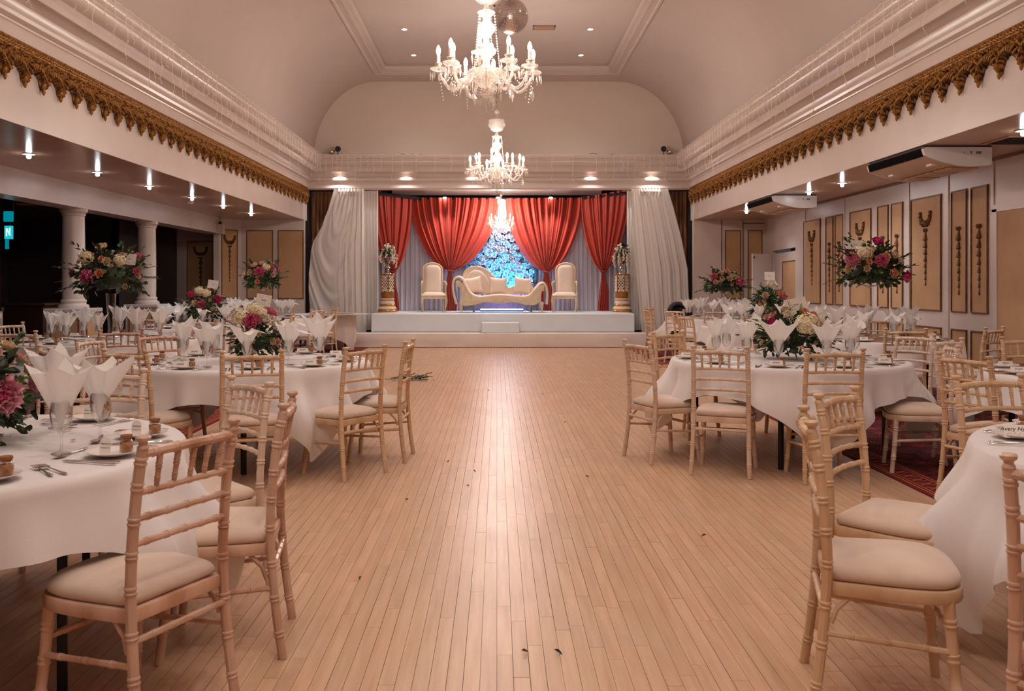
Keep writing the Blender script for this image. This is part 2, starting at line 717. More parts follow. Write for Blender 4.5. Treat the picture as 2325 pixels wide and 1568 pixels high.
# ------------------------------------------------------------------ room
XL, XR = -4.31, 4.40          # faces of the long beams
YE = 20.8                     # end wall plane
YB = -3.0                     # wall behind the camera
H_S = 2.79                    # soffit height
H_C = 5.95                    # flat ceiling
XRW = 5.69                    # right aisle wall
XLB = -6.0                    # left aisle inner beam

# floor: maple strips in the middle, carpet on both sides
fl = MB()
fl.box(-9.5, 7.6, YB, YE + 2.6, -0.2, -0.012)
floor = struct('floor', fl, M_['black'])
BW = 0.0572
boards = []
nb_ = int(round(5.5 / BW))
rb = random.Random(3)
for i in range(nb_):
    x0 = -2.75 + i * 5.5 / nb_
    y = YB + rb.uniform(0, 1.5)
    yp = YB
    while yp < 20.2:
        Lb = rb.choice((0.6, 0.9, 1.2, 1.5, 1.8)) + rb.uniform(-.15, .15)
        y1 = min(20.2, y)
        if y1 - yp > 0.05:
            boards.append((x0, x0 + 5.5 / nb_, yp, y1, rb.random()))
        yp = y1
        y = yp + Lb


def board_mesh(bs):
    me = bpy.data.meshes.new('floor_board')
    v = []
    f = []
    tones = []
    for x0, x1, y0, y1, t in bs:
        g = 0.0001 + 0.0008 * ((t * 7.31) % 1.0) ** 2
        n = len(v)
        z = 0.0 - 0.0005 * t
        c = 0.0005
        v += [(x0 + g, y0 + g, -0.012), (x1 - g, y0 + g, -0.012), (x1 - g, y1 - g, -0.012), (x0 + g, y1 - g, -0.012),
              (x0 + g + c, y0 + g + c, z), (x1 - g - c, y0 + g + c, z), (x1 - g - c, y1 - g - c, z), (x0 + g + c, y1 - g - c, z)]
        f += [(n + 4, n + 5, n + 6, n + 7), (n, n + 1, n + 5, n + 4), (n + 1, n + 2, n + 6, n + 5), (n + 2, n + 3, n + 7, n + 6), (n + 3, n, n + 4, n + 7)]
        tones += [t] * 5
    me.from_pydata(v, [], f)
    me.materials.append(M_['floor'])
    a = me.attributes.new('tone', 'FLOAT', 'FACE')
    a.data.foreach_set('value', tones)
    me.update()
    return me


def in_view(b):
    if b[3] < 3.0:
        return False
    yy = max(3.05, b[3])
    px = 1128 + FPX * (0.5 * (b[0] + b[1])) / yy
    return -20 < px < 2345


vis = sorted([b for b in boards if in_view(b)], key=lambda b: b[3])
single = vis[:300]
ss = set(id(b) for b in single)
for b in single:
    link('floor_board', board_mesh([b]), floor)
rest = link('floor_boards', board_mesh([b for b in boards if id(b) not in ss]), floor)
rest['kind'] = 'stuff'

for sgn, nm in ((-1, 'carpet_left'), (1, 'carpet_right')):
    cb = MB()
    if sgn < 0:
        cb.prism([(-9.38, YB + .01), (-2.75, YB + .01), (-2.75, 20.48), (-7.28, 20.48), (-7.28, 17.58), (-9.38, 17.58)], -0.012, 0.006)
    else:
        cb.prism([(2.75, YB + .01), (5.68, YB + .01), (5.68, 17.35), (5.95, 20.48), (2.75, 20.48)], -0.012, 0.006)
    o = cb.build(nm.split('_')[0], M_['carpet'], None, smooth=False)
    tag(o, ('dark red patterned carpet under the tables left of the dance floor' if sgn < 0 else
            'dark red carpet with gold border right of the dance floor'), 'carpet')

# long beams (fascia above the aisles)
wl = MB()
wl.box(XL - 0.02, XL, YB, YE, H_S, 3.62)
wl.box(XL - 0.35, XL - .02, YB, YE, H_S + .06, 3.62)
wall_left = struct('wall_left', wl, M_['paint'])
wr = MB()
wr.box(XR, XR + .02, YB, YE, H_S, 3.62)
wr.box(XR + .02, XR + 0.35, YB, YE, H_S + .06, 3.62)
wall_right = struct('wall_right', wr, M_['paint'])
# upper walls behind the cornice
wb = MB()
wb.box(XL - 0.35, XL, YB, YE, 3.62, 4.24)
struct('wall_left_upper', wb, M_['paint'])
wb = MB()
wb.box(XR, XR + 0.35, YB, YE, 3.62, 4.24)
struct('wall_right_upper', wb, M_['paint'])

# vaulted ceiling: cove + flat with raised centre
XC = 2.70
xL0, xR0 = XL + 0.16, XR - 0.16
prof = []
nq = 22
for i in range(nq + 1):
    a = PI / 2 * i / nq
    prof.append((-XC - (abs(xL0) - XC) * math.cos(a), 4.22 + (H_C - 4.22) * math.sin(a)))
prof2 = [(XC + (xR0 - XC) * math.cos(PI / 2 * i / nq), 4.22 + (H_C - 4.22) * math.sin(PI / 2 * i / nq)) for i in range(nq + 1)][::-1]
cv = MB()
ny = 8
for seg in (prof, prof2):
    cv.grid(lambda u, v, s=seg: (s[int(round(u * nq))][0], lerp(YB, YE, v), s[int(round(u * nq))][1]), nq, ny)
# flat ring and raised tray
TY1 = 19.75
TX = 2.42
cv.add([(-XC, YB, H_C), (-TX, YB, H_C), (-TX, TY1, H_C), (-XC, TY1, H_C)], [(3, 2, 1, 0)])
cv.add([(TX, YB, H_C), (XC, YB, H_C), (XC, TY1, H_C), (TX, TY1, H_C)], [(3, 2, 1, 0)])
cv.add([(-XC, TY1, H_C), (XC, TY1, H_C), (XC, YE, H_C), (-XC, YE, H_C)], [(3, 2, 1, 0)])
HT = H_C + 0.14
cv.add([(-TX, YB, HT), (TX, YB, HT), (TX, TY1, HT), (-TX, TY1, HT)], [(3, 2, 1, 0)])
cv.add([(-TX, YB, H_C), (-TX, TY1, H_C), (-TX, TY1, HT), (-TX, YB, HT)], [(0, 1, 2, 3)])
cv.add([(TX, YB, H_C), (TX, TY1, H_C), (TX, TY1, HT), (TX, YB, HT)], [(3, 2, 1, 0)])
cv.add([(-TX, TY1, H_C), (TX, TY1, H_C), (TX, TY1, HT), (-TX, TY1, HT)], [(0, 1, 2, 3)])
ceiling = struct('ceiling', cv, M_['ceil'], smooth=True, angle=35)
lid = MB()
lid.box(-9.5, 7.6, YB, YE + 2.6, 6.3, 6.4)
struct('ceiling_roof', lid, M_['dark'])

# mouldings round the tray
def moulding(path, prof, m, name, parent=None, closed=False):
    """sweep a (inward, up) profile along horizontal mitred path [(x,y,nx,ny)]"""
    mb = MB()
    k = len(prof)
    vs = []
    for (x, y, nx, ny_) in path:
        for (o, h) in prof:
            vs.append((x + nx * o, y + ny_ * o, h))
    fs = []
    for i in range(len(path) - 1):
        for j in range(k - 1):
            fs.append((i * k + j, (i + 1) * k + j, (i + 1) * k + j + 1, i * k + j + 1))
    mb.add(vs, fs)
    return struct(name, mb, m, parent, smooth=True, angle=28)


tp = [(0.02, H_C + .10), (-0.0, H_C + .05), (-.03, H_C + .04), (-.05, H_C + .01), (-.05, H_C - .03), (-.09, H_C - .035), (-.12, H_C - .02), (-.20, H_C - .015),
      (-.22, H_C - .035), (-.26, H_C - .03), (-.28, H_C)]
moulding([(-TX, YB, 1, 0), (-TX, TY1, 1, -1), (TX, TY1, -1, -1), (TX, YB, -1, 0)], tp, M_['ceil'], 'trim_1')

# main cornice
cp = [(0.0, 3.50), (0.03, 3.53), (0.03, 3.655), (0.045, 3.66), (0.05, 3.675), (0.065, 3.68), (0.095, 3.70), (0.105, 3.73), (0.095, 3.76), (0.065, 3.775), (0.05, 3.78),
      (0.055, 3.815), (0.07, 3.85), (0.12, 3.875), (0.20, 3.885), (0.215, 3.88), (0.222, 3.885), (0.222, 3.955), (0.228, 3.965), (0.235, 3.98), (0.245, 3.995), (0.27, 4.0), (0.31, 4.02),
      (0.34, 4.05), (0.355, 4.09), (0.35, 4.105), (0.365, 4.12), (0.365, 4.135), (0.385, 4.15), (0.40, 4.18), (0.405, 4.20), (0.405, 4.235), (0.0, 4.235)]
cp_end = cp
moulding([(XL, YB, 1, 0), (XL, YE, 1, -1)], cp, M_['cornice'], 'trim_2')
moulding([(XR, YE, -1, -1), (XR, YB, -1, 0)], cp, M_['cornice'], 'trim_3')
moulding([(XL, YE, 1, -1), (XR, YE, -1, -1)], cp_end, M_['cornice'], 'trim_4')

# end wall: lunette over the cornice, lintel, returns
we = MB()
poly = [(xL0 - .2, 4.2)] + [(p[0] - .02, p[1] + .02) for p in prof] + [(p[0] + .02, p[1] + .02) for p in prof2] + [(xR0 + .2, 4.2)]
MY = Matrix(((1, 0, 0, 0), (0, 0, 1, 0), (0, 1, 0, 0), (0, 0, 0, 1)))
we.prism(poly[::-1], YE, YE + .12, MY)
struct('wall_end', we, M_['lunette'])
ll = MB()
ll.box(XL, XR, YE, YE + .2, 3.50, 4.24)
struct('wall_end_lintel', ll, M_['paint'])

# left aisle -------------------------------------------------------
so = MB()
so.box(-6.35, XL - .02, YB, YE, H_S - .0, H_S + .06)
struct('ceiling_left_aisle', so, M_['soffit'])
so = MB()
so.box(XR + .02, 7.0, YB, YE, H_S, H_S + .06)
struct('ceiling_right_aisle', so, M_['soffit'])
# inner beam on columns
ib = MB()
ib.box(XLB - .34, XLB, YB, 20.05, 2.45, H_S)
struct('wall_left_beam', ib, M_['paint'])
# dark room beyond the columns
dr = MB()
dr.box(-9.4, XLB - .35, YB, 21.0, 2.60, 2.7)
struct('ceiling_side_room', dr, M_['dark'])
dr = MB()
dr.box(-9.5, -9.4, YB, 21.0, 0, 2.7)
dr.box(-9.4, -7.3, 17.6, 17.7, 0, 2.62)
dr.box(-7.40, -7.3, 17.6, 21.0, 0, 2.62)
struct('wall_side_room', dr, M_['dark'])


def wall_panel(x0, x1, y0, y1, z0, z1, n, parent, m='beige', fw=.018):
    """beige panel with a raised brown moulding on a wall; (x0,y0)-(x1,y1) along the wall, n = outward normal"""
    a = Vector((x0, y0, 0))
    b = Vector((x1, y1, 0))
    t = (b - a).normalized()
    nn = Vector(n).normalized()
    L = (b - a).length
    M = Matrix(((t.x, 0, nn.x, a.x), (t.y, 0, nn.y, a.y), (0, 1, 0, 0), (0, 0, 0, 1)))
    p = MB()
    p.box(0, L, z0, z1, 0.0, 0.006, M)
    pan = p.build('wall_panel', M_[m], parent, smooth=False)
    f = MB()
    e = fw
    for (xa, xb, za, zb) in ((-e, L + e, z0 - e, z0), (-e, L + e, z1, z1 + e), (-e, 0, z0, z1), (L, L + e, z0, z1)):
        f.box(xa, xb, za, zb, 0, 0.016, M)
        f.box(xa + .004, xb - .004, za + .004, zb - .004, 0.016, 0.021, M)
    f.build('panel_moulding', M_['brown'], pan, smooth=False)
    return pan, M, L


def bell_garland(pan, M, cx, ztop, length, wid=.085, wings=False):
    g = MB()
    zt = ztop
    if wings:
        # a crescent of two curled plumes
        for s in (-1, 1):
            pts = []
            rr = []
            for i in range(12):
                t = i / 11
                pts.append((cx + s * (.035 + .105 * math.sin(t * PI * .55)), ztop + .0 + .17 * t ** 1.6 - .015, .006))
                rr.append(.042 * (1 - .35 * t) + .009 * math.sin(i * 2.6))
            g.sweep(pts, rr, 7, M)
            for i in range(5):
                t = i / 5
                g.sphere((cx + s * (.03 + .10 * math.sin(t * PI * .55) + .028), ztop + .18 * t ** 1.4, .014), .020, 6, 4, M)
        g.sphere((cx, ztop - .01, .014), .045, 8, 5, M, sz=.7)
        zt = ztop - .10
    # ribbon bow
    for s in (-1, 1):
        g.sweep([(cx, zt, .015), (cx + s * .03, zt + .022, .02), (cx + s * .052, zt + .012, .018), (cx + s * .03, zt - .012, .018), (cx, zt, .015)], .011, 6, M)
    g.sphere((cx, zt, .02), .02, 7, 5, M)
    n = 8
    z = zt - .02
    for i in range(n):
        t = i / (n - 1)
        h = length / n * 1.12 * (1.15 - .3 * t)
        r = wid * .5 * (1 - .62 * t)
        pr = [(r * .25, z), (r * .45, z - h * .25), (r * .75, z - h * .6), (r * 1.0, z - h * .9), (r * .8, z - h * .96), (r * .3, z - h)]
        # a bell flower: half relief
        vs = []
        k = 9
        for (rr_, zz) in pr:
            for q in range(k):
                a = PI * q / (k - 1)
                pet = 1 + .18 * math.cos(3 * a)
                vs.append((cx + rr_ * pet * math.cos(a), zz, .006 + rr_ * .9 * math.sin(a)))
        fs = [(j * k + q, j * k + q + 1, (j + 1) * k + q + 1, (j + 1) * k + q) for j in range(len(pr) - 1) for q in range(k - 1)]
        g.add(vs, fs, M)
        z -= length / n * (1.15 - .3 * t)
    g.build('gilt_garland', M_['gold2'], pan)


# end of the left aisle: wall facing the camera with two panels, a short canted wall, then the recess wall
we1 = MB()
we1.box(-5.72, XL - .0, 20.5, 20.62, 0, H_S)
wla = struct('wall_left_aisle_end', we1, M_['paint'])
wall_panel(-5.58, -5.02, 20.5, 20.5, 1.04, 2.54, (0, -1, 0), wla)
wall_panel(-4.88, -4.34, 20.5, 20.5, 1.04, 2.54, (0, -1, 0), wla)
wc = MB()
wc.prism([(-6.10, 19.95), (-5.72, 20.5), (-5.72, 20.62), (-6.2, 20.05)][::-1], 0, H_S)
wlc = struct('wall_left_aisle_canted', wc, M_['paint'])
t_ = Vector((.38, .55, 0)).normalized()
pn, Mp, Lp = wall_panel(-6.10 + t_.x * .14, -6.10 + t_.x * .54, 19.95 + t_.y * .14, 19.95 + t_.y * .54, 1.04, 2.54, (t_.y, -t_.x, 0), wlc)
bell_garland(pn, Mp, Lp * .5, 2.28, .75, wid=.08, wings=True)
w3 = MB()
w3.box(-7.30, -5.7, 20.9, 21.0, 0, 2.8)
wlr = struct('wall_left_recess', w3, M_['paint'])
pn, Mp, Lp = wall_panel(-7.05, -6.46, 20.9, 20.9, .92, 2.32, (0, -1, 0), wlr)
bell_garland(pn, Mp, Lp * .5, 2.05, .8, wid=.1, wings=True)
pm = MB()
pm.box(-6.16, -6.05, 19.92, 20.04, 0, H_S)
struct('trim_5', pm, M_['paint'])

# columns on pedestals
for ci, (cx_, cy_) in enumerate(((-6.19, 13.4), (-6.19, 16.2), (-6.19, 10.6))):
    lab = ('round cream column on panelled pedestal behind the tall vase of flowers',
           'round cream column nearer the stage, right of the first column',
           'round cream column nearest the camera beyond the left frame edge')[ci]
    t = thing('column', lab, 'column', (cx_, cy_, 0), 0, 'columns of the left aisle')
    s = MB()
    s.lathe([(.155, 1.12), (.158, 1.3), (.157, 1.8), (.150, 2.34), (.150, 2.36)], 32)
    s.build('shaft', M_['paint'], t)
    s = MB()
    s.lathe([(.150, 2.34), (.165, 2.35), (.165, 2.365), (.158, 2.372), (.18, 2.40), (.195, 2.41), (.195, 2.45)], 32)
    s.build('capital', M_['paint'], t)
    s = MB()
    s.lathe([(.21, 1.0), (.215, 1.02), (.205, 1.05), (.175, 1.06), (.17, 1.08), (.18, 1.10), (.175, 1.12), (.157, 1.13)], 32)
    s.build('column_base', M_['paint'], t)
    s = MB()
    s.bbox(-.27, .27, -.27, .27, 0, .95, .008)
    s.bbox(-.30, .30, -.30, .30, .94, 1.0, .01)
    s.bbox(-.30, .30, -.30, .30, 0, .12, .01)
    ped = s.build('pedestal', M_['paint'], t, smooth=False)
    for (a0, a1, n) in (((-.19, -.27), (.19, -.27), (0, -1, 0)), ((.27, -.19), (.27, .19), (1, 0, 0))):
        wall_panel(a0[0], a1[0], a0[1], a1[1], .20, .86, n, t)

# far furniture in the dark room: bar front, door leaf edge
d = thing('door_post', 'narrow tan timber post at the far left edge under the exit sign', 'post', (-7.1, 13.0, 0))
s = MB()
s.bbox(-.035, .035, -.03, .03, 1.02, 2.2, .004)
s.build('upper_post', M_['beige'], d, smooth=False)
s = MB()
s.bbox(.02, .075, -.03, .03, 0, .98, .004)
s.build('lower_post', M_['paint'], d, smooth=False)
s = MB()
s.bbox(-.06, .09, -.04, .04, .97, 1.03, .004)
s.build('push_bar', M_['black'], d, smooth=False)
t = thing('bar_counter', 'dark low bar counter in the unlit side room behind the columns', 'counter', (-8.2, 15.0, 0))
s = MB()
s.bbox(-.9, .9, -.25, .25, 0, 1.0, .01)
s.build('bar_front', mat('dark walnut', (58, 36, 30), rough=.4), t, smooth=False)
s = MB()
s.bbox(-.95, .95, -.3, .3, 1.0, 1.05, .01)
s.build('bar_top', mat('dark walnut top', (78, 50, 38), rough=.3), t, smooth=False)

# exit sign
teal = emat('exit sign glow', (0.02, 0.62, 0.70), 0.42)
tealdim = emat('exit sign dim glow', (0.0, 0.36, 0.48), 0.30)
tealw = emat('exit sign pale mark', (0.55, 1.0, 1.0), 0.7)
t = thing('exit_sign', 'glowing teal emergency exit sign in the dark doorway at far left', 'sign', (-6.93, 13.0, 0))
s = MB()
s.bbox(-.06, .055, 0, .03, 1.99, 2.18, .004)
s.build('sign_face', teal, t, smooth=False)
s = MB()
s.bbox(-.05, -.005, 0, .03, 1.85, 1.985, .004)
s.build('sign_lower_strip', tealdim, t, smooth=False)
s = MB()
s.bbox(-.075, .05, 0, .05, 2.24, 2.385, .006)
s.build('sign_hanger_glass', tealdim, t, smooth=False)
s = MB()
s.box(-.075, .055, .0, .05, 2.385, 2.61)
s.box(-.01, .0, .05, .06, 2.17, 2.45)
s.build('hanger', M_['black'], t, smooth=False)
s = MB()
s.prism([(-.035, 2.03), (-.018, 2.03), (-.018, 2.11), (.012, 2.04), (.028, 2.04), (.028, 2.15), (.012, 2.15), (.012, 2.08), (-.012, 2.14), (-.035, 2.14)], -.004, 0, MY)
s.build('pictogram', tealw, t, smooth=False)

# right aisle -------------------------------------------------------
wr1 = MB()
wr1.box(XRW, XRW + .12, YB, 17.4, 0, H_S)
wra = struct('wall_right_aisle', wr1, M_['paint'])


def zr(px):
    return 11835.0 / (px - 1128)


for (pa, pb, big) in ((1827, 1863, 1), (1877, 1892, 0), (1898, 1915, 0), (1932, 1978, 1), (1995, 2017, 0), (2026, 2050, 0), (2071, 2137, 1), (2163, 2195, 0), (2208, 2243, 0)):
    ya, yb = zr(pa), zr(pb)
    pn, Mp, Lp = wall_panel(XRW, XRW, yb, ya, 1.02, 2.49, (-1, 0, 0), wra)
    bell_garland(pn, Mp, Lp * .5, 2.16 if big else 2.03, .70 if big else .78, wid=.10, wings=bool(big))
    wall_panel(XRW, XRW, yb, ya, .36, .78, (-1, 0, 0), wra)
# vertical board joints of the painted panelling
tr = MB()
for yy in (16.9, 15.0, 12.65, 11.55, 10.5):
    tr.bbox(XRW - .012, XRW, yy - .03, yy + .03, .0, H_S, .004)
struct('trim_6', tr, M_['paint'])
tr = MB()
tr.bbox(XRW - .02, XRW, YB, 17.4, H_S - .03, H_S, .004)
struct('trim_7', tr, M_['brown'])
bs = MB()
bs.bbox(XRW - .025, XRW, YB, 17.4, 0.006, .16, .006)
struct('baseboard_right', bs, M_['paint'])
# wide plain door near the camera
dd = MB()
dd.box(XRW - .03, XRW, 6.2, 10.36, 0.01, 2.17)
o = struct('door_1', dd, M_['beige'])
dd = MB()
for yy in (7.55, 8.96):
    dd.box(XRW - .034, XRW - .03, yy - .004, yy + .004, 0.02, 2.16)
dd.build('door_joint', M_['brown'], o, smooth=False)
dd = MB()
dd.box(XRW - .04, XRW, 10.36, 10.46, 0.01, 2.20)
dd.box(XRW - .04, XRW, 6.2, 10.46, 2.17, 2.25)
dd.build('door_frame', M_['paint'], o, smooth=False)

# end of the right aisle
we2 = MB()
we2.box(XR, 6.05, 20.5, 20.62, 0, H_S)
wre = struct('wall_right_aisle_end', we2, M_['paint'])
wall_panel(5.12, 5.44, 20.5, 20.5, 1.04, 2.54, (0, -1, 0), wre)
wall_panel(5.63, 5.92, 20.5, 20.5, 1.04, 2.54, (0, -1, 0), wre)
tr = MB()
tr.box(5.50, 5.515, 20.48, 20.5, 0, 2.78)
tr.box(5.02, 5.03, 20.48, 20.5, 0, 2.78)
tr.box(5.5, 6.0, 20.48, 20.5, 2.70, 2.72)
struct('trim_8', tr, M_['brown'])
# side wall with the double door, slightly canted
a = Vector((5.69, 17.4, 0))
b = Vector((6.0, 20.5, 0))
tt = (b - a).normalized()
nn = Vector((-tt.y, tt.x, 0))
MW = Matrix(((tt.x, 0, nn.x, a.x), (tt.y, 0, nn.y, a.y), (0, 1, 0, 0), (0, 0, 0, 1)))
LW = (b - a).length
wd = MB()
wd.box(0, LW, 2.06, H_S, -.1, 0, MW)
wd.box(2.3, LW, 0, 2.06, -.1, 0, MW)
wd.box(0, .08, 0, 2.06, -.1, 0, MW)
struct('wall_right_side', wd, M_['paint'])
dk = MB()
dk.box(-.1, LW, 0, 2.5, -1.0, -.95, MW)
struct('wall_right_passage', dk, M_['dark'])
dd = MB()
dd.box(.10, 2.28, 0.01, 2.00, -.10, -.055, MW)
o = struct('door_2', dd, M_['paint'])
# panel and handle plate on the leaf
pa = a + tt * .22 + nn * -.055
pb = a + tt * 1.45 + nn * -.055
wall_panel(pa.x, pb.x, pa.y, pb.y, .92, 1.80, (nn.x, nn.y, 0), o)
hh = MB()
hh.bbox(1.62, 1.74, .98, 1.22, -.055, -.03, .006, MW)
hh.build('door_handle_plate', M_['blackgloss'], o, smooth=False)
# open white leaf hinged at the far jamb
p0 = a + tt * 2.32
dl = MB()
ang = Vector((-.62, -.25, 0)).normalized()
n2 = Vector((-ang.y, ang.x, 0))
ML = Matrix(((ang.x, 0, n2.x, p0.x), (ang.y, 0, n2.y, p0.y), (0, 1, 0, 0), (0, 0, 0, 1)))
dl.bbox(0.02, .52, 0.01, 2.0, -.02, .02, .003, ML)
o = dl.build('door_3', M_['white'], None, smooth=False)
o['kind'] = 'structure'
hg = MB()
hg.box(.47, .50, 1.90, 1.94, .02, .03, ML)
hg.box(.47, .50, 1.90, 1.94, -.03, -.02, ML)
hg.build('door_closer', M_['black'], o, smooth=False)

# wall behind the camera and closing pieces
bk = MB()
bk.box(-9.5, 7.6, YB - .1, YB, 0, 6.3)
struct('wall_back', bk, M_['paint'])
bk = MB()
bk.box(6.9, 7.0, 17.0, 21.5, 0, H_S)
struct('wall_right_far', bk, M_['dark'])
bs = MB()
bs.bbox(-5.72, XL, 20.47, 20.5, 0.006, .16, .005)
struct('baseboard_left', bs, M_['paint'])
bs = MB()
bs.bbox(XR, 6.0, 20.47, 20.5, 0.006, .16, .005)
struct('baseboard_end', bs, M_['paint'])

# ------------------------------------------------------------------ gilded pelmet along both beams
def pelmet_mesh(seed):
    """one repeat of the carved valance: width .34, local x along the wall, y out, z down from 0"""
    r = random.Random(seed)
    mb = MB()
    W = .34

    def low(x):
        t = abs(x / W - .5) * 2          # 0 in the middle, 1 at the edges
        if t < .34:
            return -.350 + .115 * (t / .34) ** 1.15
        return -.235 + .045 * math.sin((t - .34) / .66 * PI * .5)

    nu, nv = 56, 40
    off = seed * 3.1
    recess_shade = []

    def fn(u, v):
        x = u * W
        zb = low(x)
        z = -.055 + (zb + .055) * v
        # acanthus relief: flutes bending out from the centre + curls
        t = (u - .5) * 2
        a = .5 + .5 * math.sin(t * 15 + v * 7 * (1 if t > 0 else -1))
        b = noise.noise(Vector((x * 26 + off, z * 26, 1.3)))
        c = noise.noise(Vector((x * 85 + off, z * 38, 4.3)))
        a = .5 + .5 * math.sin(t * 19 + 2.2 * noise.noise(Vector((x * 18, z * 12, off))) + v * 6 * (1 if t > 0 else -1))
        recess_shade.append(max(0.0, min(1.0, .58 - 1.1 * (a - .5) - 2.6 * c - 1.0 * b)) * smoothstep(0, .12, v))  # painted shade of the hollows, from the relief terms
        prof = .030 + .012 * math.sin(v * PI * 3)
        y = prof + .026 * a * (1 - .4 * v) + .034 * b + .034 * c
        y *= (1 - .75 * smoothstep(.85, 1, v))
        dz = 0.008 * math.sin(x * 150 + v * 3) * smoothstep(.6, 1, v)
        return (x, -max(.003, y), z + dz)
    mb.grid(fn, nu, nv)
    nw = len(mb.v)
    # curled leaf tips
    for i in range(9):
        x = W * (.5 + (i - 4) * .105)
        z0 = low(x) * .72
        s = 1 if i >= 4 else -1
        mb.sweep([(x, -.035, z0 + .035), (x + s * .006, -.07, z0), (x + s * .010, -.078, z0 - .025), (x + s * .006, -.058, z0 - .04)], [.014, .013, .009, .004], 6)
    for i in range(7):
        x = W * (i + .5) / 7
        mb.sphere((x, -.05, -.085 - .02 * (i % 2)), .017, 7, 5)
    # pendant drop
    pr = [(.001, -.372), (.012, -.36), (.020, -.335), (.014, -.318), (.026, -.300), (.030, -.27), (.018, -.25)]
    mb.lathe([(a_, b_) for a_, b_ in pr], 8, Matrix.Translation((W * .5, -.032, 0)))
    me = mb.mesh('carved_section', M_['gold'], True, 50)
    at = me.attributes.new('recess_shade', 'FLOAT', 'POINT')
    at.data.foreach_set('value', recess_shade[:nw] + [.25] * (len(mb.v) - nw))
    return me


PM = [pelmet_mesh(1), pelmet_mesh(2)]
for side, X, nm in ((-1, XL, 'left'), (1, XR, 'right')):
    t = thing('gilt_pelmet', 'carved gilt pelmet with pointed drops along the %s beam' % nm, 'pelmet', (X, 0, 0))
    n0 = 4.4
    cnt = int((20.75 - n0) / .34)
    for i in range(cnt):
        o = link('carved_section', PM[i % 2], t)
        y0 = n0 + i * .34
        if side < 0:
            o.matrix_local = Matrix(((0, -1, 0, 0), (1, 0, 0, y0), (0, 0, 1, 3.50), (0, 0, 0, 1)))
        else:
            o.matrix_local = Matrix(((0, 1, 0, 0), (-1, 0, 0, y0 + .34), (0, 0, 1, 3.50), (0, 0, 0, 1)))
    # top rail: a twisted rope bead between two fillets
    mb = MB()
    s = -side
    def sgrid(prof, name):
        mb2 = MB()
        yy0, yy1 = n0, n0 + cnt * .34
        mb2.grid(lambda u, v: (s * prof[int(round(u * (len(prof) - 1)))][0], lerp(yy0, yy1, v), prof[int(round(u * (len(prof) - 1)))][1]), len(prof) - 1, 1)
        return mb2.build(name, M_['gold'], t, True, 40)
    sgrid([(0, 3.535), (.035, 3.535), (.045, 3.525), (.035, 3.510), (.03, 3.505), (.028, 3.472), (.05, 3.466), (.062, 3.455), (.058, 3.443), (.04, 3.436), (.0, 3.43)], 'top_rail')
    rp_ = MB()
    k = int(cnt * .34 / .05)
    for i in range(k):
        y = n0 + (i + .5) * .05
        rp_.sweep([(s * .032, y - .03, 3.477), (s * .042, y - .01, 3.484), (s * .042, y + .01, 3.494), (s * .032, y + .03, 3.501)], [.006, .011, .011, .006], 5)
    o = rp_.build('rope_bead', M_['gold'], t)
    o['kind'] = 'stuff'

# ------------------------------------------------------------------ icicle light strings on the cornice
M_['wire'] = mat('clear plastic wire', (250, 236, 222), rough=.4)


def strand_mesh(seed):
    r = random.Random(seed)
    mb = MB()
    L = r.uniform(.34, .68)
    n = 9
    pts = []
    x = y = 0
    for i in range(n):
        t = i / (n - 1)
        pts.append((.018 * math.sin(i * 1.7 + seed) * t * 1.3, .022 * math.sin(i * 1.3 + seed * 2) * t, -L * t))
    mb.sweep(pts, .0026, 4)
    for i in range(1, n, 2):
        p = pts[i]
        s = 1 if i % 4 == 1 else -1
        mb.sweep([p, (p[0] + s * .018, p[1] + s * .012, p[2] - .020)], [.0026, .004], 4)
    return mb.mesh('light_strand', M_['wire'])


SM = [strand_mesh(i) for i in range(8)]
for side, X, nm in ((-1, XL, 'left'), (1, XR, 'right')):
    t = thing('icicle_lights', 'unlit icicle light string hanging over the %s cornice' % nm, 'string lights', (X - side * .43, 0, 4.22))
    mb = MB()
    pts = []
    for i in range(160):
        y = 4.5 + i * 15.8 / 159
        pts.append((.006 * math.sin(i * 1.1), y, .008 * math.sin(i * 2.3) + .012))
    mb.sweep(pts, .004, 4)
    mb.build('supply_cable', M_['wire'], t)
    r = random.Random(5 + side)
    y = 5.0
    i = 0
    while y < 20.3:
        o = link('light_strand', SM[r.randrange(8)], t)
        o.location = (0, y, .01)
        o.rotation_euler = (0, 0, r.uniform(0, 6.28))
        o.scale = (1, 1, r.uniform(.7, 1.25))
        y += r.uniform(.15, .30)
t = thing('icicle_lights', 'unlit icicle light string hanging over the end cornice above the stage', 'string lights', (0, YE - .43, 4.22))
mb = MB()
mb.sweep([(-3.85 + i * 7.75 / 60, .005 * math.sin(i * 1.3), .012 + .006 * math.sin(i * 2.1)) for i in range(61)], .004, 4)
mb.build('supply_cable', M_['wire'], t)
x = -3.8
r = random.Random(9)
while x < 3.85:
    o = link('light_strand', SM[r.randrange(8)], t)
    o.location = (x, 0, .01)
    o.rotation_euler = (0, 0, r.uniform(0, 6.28))
    x += r.uniform(.10, .26) if abs(x) > 2.2 else r.uniform(.3, .6)

# ------------------------------------------------------------------ ceiling downlights
def downlight_meshes(lens):
    a_ = MB()
    a_.lathe([(.046, 0), (.068, -.002), (.072, -.006), (.068, -.010), (.048, -.008), (.043, .0)], 20, cap=False)
    rim = a_.mesh('trim_ring', M_['white'])
    b_ = MB()
    b_.lathe([(.0, -.012), (.020, -.011), (.034, -.005), (.045, .0)], 16)
    ln = b_.mesh('lens', lens)
    return rim, ln


